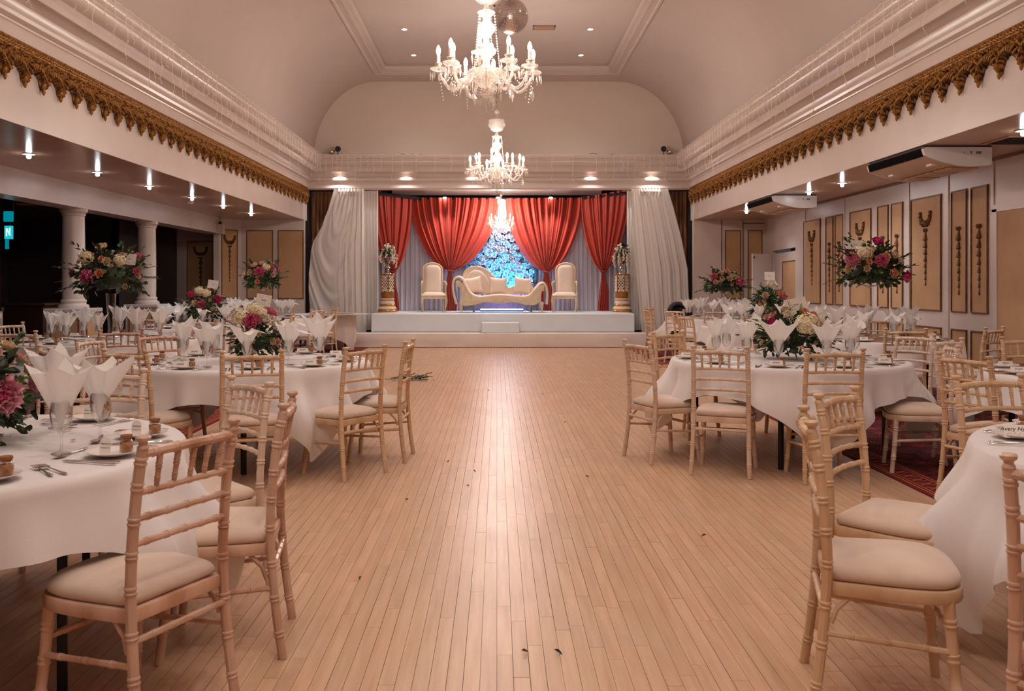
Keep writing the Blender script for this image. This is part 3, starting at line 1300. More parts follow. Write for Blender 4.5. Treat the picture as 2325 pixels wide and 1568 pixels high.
RIM, LENS = downlight_meshes(M_['spot'])
RIM2, LENS2 = downlight_meshes(M_['spotcool'])
names_row = ['nearest the stage', 'second from the stage', 'third from the stage', 'fourth from the stage', 'fifth from the stage',
             'sixth from the stage', 'seventh from the stage', 'eighth from the stage', 'ninth from the stage', 'tenth from the stage', 'eleventh from the stage']
for i in range(11):
    y = 18.96 - i * 1.93
    for sx, nm in ((-1.72, 'left'), (1.74, 'right')):
        t = thing('ceiling_downlight', 'small lit recessed ceiling spotlight, %s row, %s' % (nm, names_row[i]), 'downlight', (sx, y, HT), 0, 'recessed spotlights of the raised ceiling')
        link('trim_ring', RIM, t)
        link('lens', LENS, t)
        spot_light('downlight_lamp', (sx, y, HT - .05), SPOT_W, WARM, 120, .9, .05)
# aisle downlights: short bulbs hanging out of the soffit
bm_ = MB()
bm_.lathe([(.0, -.058), (.014, -.056), (.023, -.046), (.025, -.03), (.016, -.012), (.012, 0)], 16)
BULB2 = bm_.mesh('bulb', M_['spotcool'])
ord_l = ['nearest the camera', 'second from the camera', 'third from the camera', 'fourth from the camera', 'fifth from the camera', 'sixth and last, nearest the stage']
for i, y in enumerate((10.1, 11.75, 13.4, 15.15, 16.75, 18.5)):
    x = -5.16 + .2 * (y - 10.1) / 8.4
    t = thing('aisle_downlight', 'bright cool soffit downlight of the left aisle, %s' % ord_l[i], 'downlight', (x, y, H_S), 0, 'downlights of the left aisle')
    link('trim_ring', RIM2, t)
    link('bulb', BULB2, t)
    spot_light('downlight_lamp', (x, y, H_S - .10), AISLE_W, COOL, 140, .9, .04)
for i, y in enumerate((6.5, 3.2, 0.0)):
    spot_light('downlight_lamp', (-5.15, y, H_S - .03), AISLE_W * 1.0, WARM, 140, .9, .04)
ord_r = ['nearest the camera at the frame edge', 'second, beyond the larger air conditioner', 'third, before the farther air conditioner', 'last, under the farther air conditioner']
for i, (x, y) in enumerate(((4.92, 8.56), (4.9, 13.0), (4.84, 14.2), (4.88, 17.9))):
    t = thing('aisle_downlight', 'bright cool soffit downlight of the right aisle, %s' % ord_r[i], 'downlight', (x, y, H_S), 0, 'downlights of the right aisle')
    link('trim_ring', RIM2, t)
    link('bulb', BULB2, t)
    spot_light('downlight_lamp', (x, y, H_S - .10), AISLE_W, COOL, 140, .9, .04)
for i, y in enumerate((5.2, 2.0, -1.0)):
    spot_light('downlight_lamp', (4.9, y, H_S - .03), AISLE_W * 1.0, WARM, 140, .9, .04)

# ceiling vent
t = thing('ceiling_vent', 'grey slotted ceiling vent right of the mirror ball', 'vent', (.87, 16.9, HT))
s = MB()
s.bbox(-.21, .21, -.13, -.10, -.02, .0, .003)
s.bbox(-.21, .21, .10, .13, -.02, .0, .003)
s.bbox(-.21, -.18, -.13, .13, -.02, .0, .003)
s.bbox(.18, .21, -.13, .13, -.02, .0, .003)
s.build('vent_frame', mat('vent grey', (150, 122, 112), rough=.5), t, smooth=False)
for i in range(6):
    s = MB()
    yy = -.085 + i * .034
    s.bbox(-.18, .18, yy - .012, yy + .012, -.016, -.012, .001)
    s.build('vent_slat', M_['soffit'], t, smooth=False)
# small things on the left soffit
t = thing('smoke_detector', 'small round smoke detector on the left aisle soffit', 'detector', (-5.35, 16.0, H_S))
s = MB()
s.lathe([(.0, -.045), (.03, -.045), (.045, -.03), (.055, -.012), (.055, 0)], 20)
s.build('detector_body', M_['white'], t)
s = MB()
s.lathe([(.0, -.052), (.014, -.052), (.014, -.044)], 12)
s.build('sensor', M_['black'], t)
t = thing('soffit_vent', 'thin brown linear vent in the dark side room ceiling', 'vent', (-7.2, 14.2, 2.6))
s = MB()
s.bbox(-.22, .22, -.08, .08, -.02, 0, .004)
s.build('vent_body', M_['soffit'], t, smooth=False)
s = MB()
s.box(-.19, .19, -.05, .05, -.023, -.02)
s.build('vent_slot', M_['beige'], t, smooth=False)
t = thing('soffit_vent', 'dark square soffit grille at the upper right frame edge', 'vent', (5.25, 9.15, H_S))
s = MB()
s.bbox(-.28, .28, -.25, .25, -.012, 0, .003)
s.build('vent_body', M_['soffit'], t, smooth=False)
for i in range(8):
    s = MB()
    s.box(-.25, .25, -.21 + i * .055, -.19 + i * .055, -.018, -.012)
    s.build('vent_slat', M_['black'], t, smooth=False)
# wall box at the end of the inner beam
t = thing('wall_camera', 'small cream wall box on a black bracket at the end of the left beam', 'camera', (-6.0, 19.7, 2.56))
s = MB()
s.bbox(-.02, .15, -.10, .02, -.13, .08, .012)
s.build('housing', M_['paint'], t, smooth=False)
s = MB()
s.bbox(.03, .09, -.06, .0, .08, .13, .005)
s.sweep([(.06, -.03, .13), (.06, -.03, .2), (.04, -.03, .23)], .008, 6)
s.build('bracket', M_['black'], t)

# ------------------------------------------------------------------ air conditioners under the right soffit
def air_con(y0, y1, label):
    t = thing('air_conditioner', label, 'air conditioner', (4.42, y0, H_S), 0, 'ceiling air conditioners in the right aisle')
    L = y1 - y0
    # profile in xz: thin room-side lip with outlet, belly sloping to a deep wall side
    P = [(0.0, -.035), (.02, -.10), (.04, -.112), (.20, -.168), (.36, -.205), (.50, -.215), (.68, -.205), (.715, -.19), (.715, -.02), (.68, -.018), (.03, -.018)]
    s = MB()
    s.prism([(x, z) for x, z in P], .03, L - .03, MY)
    s.build('casing', mat('air conditioner underside', (214, 186, 162), rough=.4), t, True, 30)
    for (ya, yb) in ((0, .035), (L - .035, L)):
        s = MB()
        q = [(x * 1.0 + (.0 if x > .3 else -.0), z * 1.02) for x, z in P]
        s.prism(q, ya, yb, MY)
        s.build('end_cap', M_['white'], t, True, 30)
    s = MB()
    s.prism([(-.006, -.03), (.016, -.108), (.03, -.108), (.03, -.03)], .045, L - .045, MY)
    s.build('air_outlet', M_['blackmatt'], t, smooth=False)
    for i in range(3):
        s = MB()
        s.bbox(-.006 + i * .006, .0 + i * .006, .05, L - .05, -.055 - i * .018, -.053 - i * .018, .0008)
        s.build('louvre', M_['blackmatt'], t, smooth=False)
    for i in range(3):
        s = MB()
        yy = .1 + i * (L - .2) / 3
        s.bbox(.34, .64, yy + .02, yy + (L - .2) / 3 - .02, -.222, -.212, .003)
        g = s.build('intake_grille', M_['beige'], t, smooth=False)
        s = MB()
        for j in range(7):
            s.box(.36 + j * .04, .375 + j * .04, yy + .04, yy + (L - .2) / 3 - .04, -.226, -.222)
        s.build('grille_bar', M_['paint'], g, smooth=False)
    # marks on the near end cap
    s = MB()
    for (xa, xb, za, zb) in ((.42, .424, -.085, -.062), (.42, .434, -.088, -.085), (.455, .461, -.088, -.083), (.49, .508, -.078, -.060), (.492, .506, -.090, -.082), (.55, .575, -.088, -.062), (.578, .606, -.088, -.062)):
        s.box(xa, xb, -.002, .0, za, zb)
    s.build('cap_marking', mat('grey print', (120, 104, 108), rough=.5), t, smooth=False)
    s = MB()
    s.box(.02, .72, .02, L - .02, -.018, 0)
    s.build('mounting_gap', M_['black'], t, smooth=False)
    for i in (0, 1):
        s = MB()
        s.bbox(.18, .26, .2 + i * (L - .5), .32 + i * (L - .5), -.185, -.16, .004)
        s.build('hanging_clip', M_['white'], t, smooth=False)


air_con(9.5, 10.95, 'large white ceiling air conditioner nearer the camera in the right aisle')
air_con(14.7, 16.2, 'white ceiling air conditioner farther back, near the stage end of right aisle')

# ------------------------------------------------------------------ mirror ball
t = thing('mirror_ball', 'grey mirror ball on the ceiling behind the near chandelier', 'mirror ball', (.205, 14.0, 0))
mb = MB()
rr = .275
cz = 5.44
nlat = 30
for j in range(nlat):
    th0 = PI * (j + .06) / nlat
    th1 = PI * (j + .94) / nlat
    cir = max(4, int(2 * PI * math.sin((th0 + th1) / 2) * nlat / PI))
    for i in range(cir):
        p0 = 2 * PI * (i + .06) / cir
        p1 = 2 * PI * (i + .94) / cir
        ja = rb.uniform(-.006, .006)
        vs = []
        for th, ph in ((th0, p0), (th0, p1), (th1, p1), (th1, p0)):
            k = rr * (1.004 + ja * .2)
            vs.append((k * math.sin(th) * math.cos(ph), k * math.sin(th) * math.sin(ph), cz + k * math.cos(th)))
        mb.add(vs, [(3, 2, 1, 0)])
o = mb.build('mirror_facets', mat('mirror facet', (236, 224, 218), rough=.22, metal=.8), t, smooth=False)
o['kind'] = 'stuff'
mb = MB()
mb.sphere((0, 0, cz), rr * .995, 32, 20)
mb.build('ball_core', mat('ball core', (190, 172, 164), rough=.4, metal=.4), t)
mb = MB()
mb.sweep([(0, 0, cz + .26), (0, 0, HT)], .006, 6)
mb.lathe([(.05, HT - .10), (.05, HT)], 16)
mb.build('hanging_motor', M_['steel'], t)

# ------------------------------------------------------------------ small lamps on the end ledge
def ledge_lamp(x, label, s):
    t = thing('ledge_floodlight', label, 'floodlight', (x, YE - .22, 4.235))
    mb = MB()
    mb.bbox(-.10, .10, -.03, .03, 0, .02, .003)
    mb.sweep([(s * .05, 0, .02), (s * .05, 0, .07)], .012, 6)
    mb.build('stand', M_['black'], t, smooth=False)
    mb = MB()
    MM = Matrix.Translation((s * .05, 0, .15)) @ Matrix.Rotation(R(75), 4, 'X') @ Matrix.Rotation(R(20 * s), 4, 'Y')
    mb.lathe([(.0, -.05), (.05, -.045), (.062, -.01), (.064, .02), (.0, .02)], 18, MM)
    mb.build('black_lamp_head', M_['black'], t)
    mb = MB()
    MM = Matrix.Translation((-s * .10, 0, .085)) @ Matrix.Rotation(R(80), 4, 'X') @ Matrix.Rotation(R(-25 * s), 4, 'Y')
    mb.lathe([(.0, .03), (.03, .03), (.055, .0), (.075, -.03), (.078, -.03), (.06, .01), (.03, .045), (.0, .045)], 20, MM)
    mb.build('reflector', M_['chrome'], t)
    mb = MB()
    MM = Matrix.Translation((-s * .10, -.01, .085))
    mb.sphere((0, 0, 0), .022, 10, 6, MM)
    mb.sweep([(-s * .10, 0, .0), (-s * .10, .03, .05)], .008, 6)
    mb.build('lamp_bulb', M_['glass'], t)


ledge_lamp(-3.62, 'pair of small floodlight heads on the ledge at the left corner', 1)
ledge_lamp(3.80, 'pair of small floodlight heads on the ledge at the right corner', -1)
t = thing('cable_tangle', 'thin black cable lying loose along the ledge above the stage', 'cable', (0, YE - .20, 4.24))
mb = MB()
pts = []
for i in range(120):
    x = -3.4 + 6.9 * i / 119
    z = .006 + .03 * max(0, noise.noise(Vector((x * 2.2, 3, 0)))) + (.03 if -2.3 < x < -1.7 else 0) * abs(math.sin(x * 14)) + (.03 if 2.1 < x < 2.9 else 0) * abs(math.sin(x * 8))
    pts.append((x, .03 * math.sin(x * 3), z))
mb.sweep(pts, .006, 5)
mb.build('cable', M_['black'], t)

# ------------------------------------------------------------------ stage
# enclosure
st = MB()
st.box(XL - .1, XR + .1, 23.4, 23.5, 0, 4.3)
st.box(XL - .1, XL, YE + .12, 23.4, 0, 4.3)
st.box(XR, XR + .1, YE + .12, 23.4, 0, 4.3)
st.box(XL - .1, XR + .1, YE + .2, 23.4, 4.2, 4.3)
struct('wall_stage', st, M_['dark'])
fa = MB()
fa.box(-2.6, 2.6, 22.75, 22.8, 3.56, 4.2)
struct('wall_stage_fascia', fa, M_['paint'])
tr = MB()
tr.sweep([(-2.75, 21.05, 3.44), (-2.2, 21.9, 3.44), (-1.85, 22.42, 3.44), (1.98, 22.42, 3.44), (2.4, 21.9, 3.44), (2.98, 21.05, 3.44)], .04, 4)
o = tr.build('lighting_bar', M_['black'], None, smooth=False)
tag(o, 'black bar across the stage top holding small spotlights', 'rail')

for i, (x, nm) in enumerate(((-1.27, 'left'), (.03, 'middle'), (1.32, 'right'))):
    t = thing('stage_spotlight', 'small round stage spotlight, the %s one on the black bar' % nm, 'spotlight', (x, 22.36, 3.47), 0, 'spotlights on the stage bar')
    mb = MB()
    mb.lathe([(.0, -.035), (.03, -.03), (.045, -.01), (.045, .03), (.02, .045), (.0, .05)], 14)
    mb.build('lamp_glass', M_['spot'], t)
    mb = MB()
    mb.lathe([(.047, .0), (.05, .03), (.03, .06), (.0, .065)], 14)
    mb.build('lamp_holder', M_['black'], t)
    spot_light('stage_lamp', (x, 21.95, 3.40), 36, WARM, 100, .9, .04, aim=(x * 1.1, 21.8, 0))

# cornice underside lamps washing the lower cornice
for i, x in enumerate((-3.55, -2.05, -.55, 2.12, 3.5)):
    spot_light('cornice_wash', (x, YE - .17, 3.84), 20.0 if abs(x) > 3 else 10.0, WARM, 130, .9, .02)
# platform
pf = MB()
pf.bbox(-2.78, 3.05, 20.25, 23.2, 0.29, .70, .02)
o = pf.build('stage_platform', M_['stagecloth'], None, smooth=False)
tag(o, 'white cloth covered upper stage platform carrying the sofa', 'platform')
sp_ = MB()
n = 60
def stepf(u, v):
    x = lerp(-3.22, 3.30, u)
    if v < .5:
        z = lerp(0.008, .275, v * 2)
        y = 19.55 + .02 * (1 - v * 2) * math.sin(u * 70) * noise.noise(Vector((u * 12, 0, 0))) + .015 * noise.noise(Vector((u * 18, v * 5, 2)))
    else:
        z = .29
        y = 19.57 + (v - .5) * 2 * .7
    return (x, y, z)
sp_.grid(stepf, 90, 8)
sp_.box(-3.22, 3.30, 19.6, 20.25, 0.01, .28)
o = sp_.build('stage_step', M_['stepcloth'], None, True, 50)
tag(o, 'long low lower stage step under pinkish white cloth', 'step')
bx = MB()
bx.bbox(-.33, .49, 19.85, 20.22, .29, .52, .015)
o = bx.build('box_step', M_['stagecloth'], None, smooth=False)
tag(o, 'small white cloth covered box step at the centre of the stage front', 'step')


# ---- curtains
def hanging(name, label, cat, x0, x1, y, z0, z1, n, amp, m, seed=0, group=None, yfn=None, thick=True):
    r = random.Random(seed)
    ph = [r.uniform(0, 6.28) for _ in range(6)]

    def fn(u, v):
        x = lerp(x0, x1, u)
        k = u * n * 2 * PI
        w = math.sin(k + ph[0] + 1.2 * math.sin(u * 9 + ph[1]) + .25 * math.sin(v * 3 + ph[2])) + .35 * math.sin(2.3 * k + ph[3])
        yy = y + (yfn(u) if yfn else 0) + amp * w * (.55 + .45 * v)
        return (x + amp * .35 * math.cos(k * 1.0 + ph[4]) * v, yy, lerp(z1, z0, v))
    mb = MB()
    mb.grid(fn, max(40, int(n * 10)), 14)
    o = mb.build(name, m, None, True, 180)
    tag(o, label, cat, group)
    return o


# voile backdrop behind everything
hanging('voile_backdrop', 'pale pleated voile backdrop behind the red curtains', 'curtain', -3.5, 3.7, 22.64, .71, 3.50, 60, .035, M_['backdrop'], 2)
hanging('side_voile', 'pleated white voile at the left stage side beside the swag', 'curtain', -3.3, -2.72, 20.98, .3, 3.49, 9, .03, M_['sheer'], 3)
hanging('side_voile', 'pleated white voile at the right stage side, left of swag', 'curtain', 2.98, 3.55, 20.98, .3, 3.49, 9, .03, M_['sheer'], 4)
hanging('gold_curtain', 'dark gold velvet curtain in the left corner behind the swag', 'curtain', XL + .02, -3.0, 21.15, .02, 3.49, 12, .035, M_['goldcurtain'], 5)
hanging('gold_curtain', 'dark gold velvet curtain in the right corner behind the drape', 'curtain', 3.1, XR - .02, 21.15, .02, 3.49, 12, .035, M_['goldcurtain'], 6)


def tied(label, xa, xb, ya, yb, za, zb, xt, zt, yt, n, zfloor, tailw, seed):
    """curtain gathered at a tie; top from (xa,ya,za) to (xb,yb,zb)"""
    r = random.Random(seed)
    t = thing('red_curtain', label, 'curtain', (xt, yt, zfloor), 0, 'tied coral red stage curtains')
    ox, oy, oz = xt, yt, zfloor
    ph = [r.uniform(0, 6.28) for _ in range(8)]

    def wv(u, v):
        k = u * n * 2 * PI
        return math.sin(k + ph[0] + 1.5 * math.sin(u * 7 + ph[1])) + .5 * math.sin(1.9 * k + ph[2]) + .3 * math.sin(3.1 * k + ph[3])

    def fn(u, v):
        X0 = lerp(xa, xb, u)
        Y0 = lerp(ya, yb, u)
        Z0 = lerp(za, zb, u)
        e = abs(2 * u - 1)
        # outer lines fall steeply then sweep in to the tie
        p = 1.35 + 1.25 * e ** 1.5
        g = lerp(1 - v ** 1.25, max(0, 1 - v * v) ** .72, e ** 1.2)
        x = xt + (X0 - xt) * g
        sag = .10 * e ** 2 * math.sin(PI * min(1, v)) ** 1 * smoothstep(.55, .95, v)
        z = lerp(Z0, zt, v) - sag
        amp = .05 * (1 - .55 * v)
        y = lerp(Y0, yt, v ** 1.4) + amp * wv(u, v) - .10 * (1 - e) * math.sin(PI * v) * .6
        x += (tailw * .22) * (u - .5) * v
        return (x - ox, y - oy, z - oz)
    mb = MB()
    mb.grid(fn, int(n * 12), 36)
    mb.build('gathered_cloth', M_['red'], t, True, 180)

    def ft(u, v):
        wdt = tailw * (.38 + .62 * smoothstep(0, .6, v)) * (1 + .10 * math.sin(v * 5 + ph[5]))
        x = (u - .5) * wdt
        k = u * 5 * 2 * PI
        y = .03 * math.sin(k + ph[4]) * (.5 + v) - .02
        z = lerp(zt, zfloor + .005, v)
        return (x + .015 * math.sin(v * 4 + ph[6]), y, z - oz)
    mb = MB()
    mb.grid(ft, 50, 16)
    mb.build('hanging_tail', M_['red'], t, True, 180)
    mb = MB()
    pts = []
    for i in range(17):
        a_ = 2 * PI * i / 16
        pts.append((.075 * math.cos(a_), .05 * math.sin(a_) - .02, zt - oz + .01 * math.sin(a_ * 2)))
    mb.sweep(pts, .016, 6)
    mb.build('tie_band', M_['red'], t)


def P(px, py, y):
    s = FPX / y
    return ((px - 1128) / s, 1.35 + (645 - py) / s)


YC = 22.35
def curtain_px(label, ax, ay, bx_, by_, ya, yb, tx, ty, n, tailpx, seed, base=708):
    a_ = P(ax, ay, ya)
    b_ = P(bx_, by_, yb)
    t_ = P(tx, ty, YC - .1)
    tied(label, a_[0], b_[0], ya, yb, a_[1], b_[1], t_[0], t_[1], YC - .1, n, .70, tailpx / (FPX / YC), seed)


curtain_px('narrow red curtain at the stage left side, tied behind the left pedestal', 836, 429, 937, 449, 21.0, YC, 893, 617, 6, 22, 1)
curtain_px('wide red curtain tied above the sofa left arm', 932, 448, 1133, 450, YC, YC, 1023, 614, 11, 26, 2)
curtain_px('wide red curtain tied above the sofa right arm', 1148, 450, 1322, 449, YC, YC, 1240, 617, 10, 26, 3)
curtain_px('narrow red curtain at stage right, tied behind the right pedestal', 1317, 449, 1430, 429, YC, 21.0, 1370, 616, 7, 24, 4)


def swag(label, xi, xo_top, outer, ytop, seed, curve):
    """white satin drape: xi inner edge, outer = list of (z, x) for the outer edge"""
    r = random.Random(seed)
    t = thing('white_swag', label, 'drape', (xi, 20.6, 0.3))

    def xo(z):
        for i in range(len(outer) - 1):
            z1, x1 = outer[i]
            z0, x0 = outer[i + 1]
            if z0 <= z <= z1:
                q = (z1 - z) / (z1 - z0)
                return lerp(x1, x0, q * q * (3 - 2 * q) if curve else q)
        return outer[-1][1]

    ztop, zbot = 3.49, .30

    def fn(u, v):
        z = lerp(ztop, zbot, v)
        xa = xo(z)
        xin = xi[0] if v < .02 else lerp(xi[0], xi[1], v ** 2.2)
        x = lerp(xa, xin, u)
        if curve:
            # deep catenary folds: arcs that sag between the outer hem and the inner fall
            arc = 4 * (u - .0) * (1 - u)
            q = v * 13 + 5.2 * arc * (1 - .25 * v) + 4 * u
            f = (math.sin(q * 2.1) + .45 * math.sin(q * 4.3 + 1)) * (1 - smoothstep(.5, .9, u)) * smoothstep(.02, .12, v)
            g = math.sin(u * 26 * 2.2 + math.sin(v * 4)) * smoothstep(.35, .7, u)
            h = math.sin(u * 38) * (1 - smoothstep(.0, .35, v))
            y = -.035 * f - .028 * g - .025 * h
        else:
            g = math.sin(u * 30 + 1.3 * math.sin(u * 5) + .4 * math.sin(v * 5)) + .5 * math.sin(u * 57 + v)
            y = -.030 * g * (.5 + .5 * v)
        bulge = -.12 * math.sin(PI * min(1, v * 1.1)) * math.sin(PI * min(1, max(0, u)))
        return (x - xi, y + bulge + .16 * (1 - v) * 0, z - .3) if False else (x - t.location.x, y + bulge, z - .3)
    mb = MB()
    mb.grid(fn, 90, 90)
    mb.build('draped_cloth', M_['sheer'], t, True, 180)
    return t


def swag2(label, inner_top, inner_bot, outer_px, curve, seed):
    xi = inner_top
    t = thing('white_swag', label, 'drape', (inner_top, 20.55, .30))
    outer = [(P(px, py, 20.5)[1], P(px, py, 20.5)[0]) for px, py in outer_px]
    ztop, zbot = 3.49, .02

    def xo(z):
        if z >= outer[0][0]:
            return outer[0][1]
        for i in range(len(outer) - 1):
            z1, x1 = outer[i]
            z0, x0 = outer[i + 1]
            if z0 <= z <= z1:
                return lerp(x1, x0, (z1 - z) / (z1 - z0))
        return outer[-1][1]

    def fn(u, v):
        z = lerp(ztop, zbot, v)
        xa = xo(z)
        xin = lerp(inner_top, inner_bot, v ** 1.5)
        x = lerp(xa, xin, u)
        if curve:
            arc = math.sin(PI * min(1, u * 1.15))
            q = (1 - v) * 19 + 6.5 * arc + 2.0 * u
            q += .35 * math.sin(u * 5 + v * 3)
            f = (math.sin(q) + .5 * math.sin(q * 2.1 + 1) + .25 * math.sin(q * 3.7)) * (1 - smoothstep(.55, .95, u)) * smoothstep(.03, .2, v) * (1 - .0 * v)
            g = (math.sin(u * 62 + 1.2 * math.sin(v * 4 + u * 3)) + .5 * math.sin(u * 105 + 2)) * smoothstep(.45, .8, u)
            h = math.sin(u * 48 + 2 * v) * (1 - smoothstep(.05, .3, v))
            y = -.030 * f - .022 * g - .022 * h
        else:
            g = math.sin(u * 34 + 1.8 * math.sin(u * 5) + .5 * math.sin(v * 5)) + .5 * math.sin(u * 71 + v * 2) + .3 * math.sin(u * 120)
            y = -.026 * g * (.5 + .5 * v)
        bulge = -.10 * math.sin(PI * min(1, v * 1.05)) * math.sin(PI * u)
        return (x - inner_top, y + bulge, z - .3)
    mb = MB()
    mb.grid(fn, 130, 120)
    mb.build('draped_cloth', M_['sheer'], t, True, 180)
    # gathered knot where the cloth is pinned at the top
    mb = MB()
    c = (outer[0][1] + inner_top) / 2 - inner_top
    for k in range(7):
        xx = c + (k - 3) * .07
        mb.sweep([(xx, -.02, 3.19), (xx + .01, -.07, 3.12), (xx, -.04, 3.02)], [.02, .035, .012], 6)
    mb.build('gathered_heading', M_['sheer'], t)


swag2('white satin swag swept to the left corner beside the stage', -2.98, -2.92, [(757, 430), (745, 470), (730, 515), (712, 545), (704, 570), (700, 640), (702, 720), (706, 745)], True, 1)
swag2('white satin drape falling beside the right of the stage', 3.02, 3.28, [(1518, 430), (1530, 470), (1548, 540), (1562, 610), (1566, 700), (1568, 745)], False, 2)

# ---- flower wall behind the sofa lit blue
fw = thing('flower_wall', 'artificial flower wall lit blue behind the sofa', 'flower wall', (.10, 22.55, .70))
pet = MB()
rr_ = random.Random(11)
pmats = mat('white silk petals', (206, 206, 214), rough=.7, objrand=0.05)
# flowers grow on a rectangular panel seen between the curtains
fmesh = []
for k in range(4):
    q = MB()
    r2 = random.Random(50 + k)
    for ring, (cnt_, rad, el) in enumerate(((6, .074, .25), (5, .052, .7), (3, .028, 1.1))):
        for i in range(cnt_):
            a_ = 2 * PI * i / cnt_ + ring * .5 + r2.uniform(-.2, .2)
            M = Matrix.Rotation(a_, 4, 'Z') @ Matrix.Rotation(-el * .9, 4, 'Y')
            vs = [(0, 0, 0), (rad * .5, -rad * .45, .006), (rad * 1.0, -rad * .25, .02), (rad * 1.08, 0, .016), (rad * 1.0, rad * .25, .02), (rad * .5, rad * .45, .006), (rad * .55, 0, -.004)]
            q.add(vs, [(0, 1, 6), (1, 2, 6), (2, 3, 6), (3, 4, 6), (4, 5, 6), (5, 0, 6)], M)
    fmesh.append(q.mesh('silk_flower', pmats, True, 60))
cnt_ = 0
for i in range(17):
    for j in range(22):
        x = -.80 + i * .098 + rr_.uniform(-.045, .045) + (.05 if j % 2 else 0)
        z = .45 + j * .098 + rr_.uniform(-.045, .045)
        if abs(x) > .82 or cnt_ >= 298 or z > 2.2:
            continue
        if z < .3 and False:
            continue
        o = link('silk_flower', fmesh[rr_.randrange(4)], fw)
        o.matrix_local = Matrix.Translation((x, -.055 + rr_.uniform(-.03, .015), z)) @ Matrix.Rotation(R(90) + rr_.uniform(-.6, .6), 4, 'X') @ Matrix.Rotation(rr_.uniform(-.6, .6), 4, 'Y') @ Matrix.Rotation(rr_.uniform(0, 6), 4, 'Z')
        cnt_ += 1
mb = MB()
mb.bbox(-.88, .88, -.03, .0, 0.0, 2.35, .01)
mb.build('backing_panel', mat('flower wall backing', (120, 112, 112), rough=.9, var=(96, 92, 90), vscale=20), fw, smooth=False)

# LED bar under the sofa
t = thing('led_bar', 'glowing blue white LED light bar under the sofa', 'light', (.12, 21.95, .70))
mb = MB()
mb.bbox(-.52, .52, -.035, .035, 0.0, .035, .005)
mb.build('bar_housing', mat('blue housing', (10, 60, 120), rough=.4), t, smooth=False)
mb = MB()
mb.bbox(-.51, .51, -.03, .03, .035, .062, .004)
mb.build('led_strip', emat('LED glow', (.25, .62, 1.0), 5.0), t, smooth=False)


def area_light(name, loc, watts, color, sx, sy, aim):
    d_ = bpy.data.lights.new(name, 'AREA')
    d_.shape = 'RECTANGLE'
    d_.size = sx
    d_.size_y = sy
    d_.energy = watts
    d_.color = color
    o_ = bpy.data.objects.new(name, d_)
    o_.location = loc
    o_.rotation_euler = (Vector(aim) - Vector(loc)).to_track_quat('-Z', 'Y').to_euler()
    C.objects.link(o_)
    return o_


# the LED bar's own light: cyan wash up the flower wall, violet spill behind
for _i in range(4):
    _x = -.33 + .3 * _i
    spot_light('led_beam', (_x, 21.95, .80), 120, (.0, .42, 1.0), 62, .7, .02, aim=(_x, 22.5, 1.75))
area_light('led_spill', (.12, 22.02, .80), 3.0, (.45, .25, 1.0), .9, .04, (.12, 22.9, .9))

# floor-level cable beside the bar
t = thing('coiled_cable', 'small loop of black cable beside the LED bar under the sofa', 'cable', (.78, 22.0, .70))
mb = MB()
mb.sweep([(.07 * math.cos(a_ * .5), .02 * math.sin(a_ * .9), .07 + .065 * math.sin(a_ * .5)) for a_ in range(0, 22)], .006, 5)
mb.build('cable', M_['black'], t)


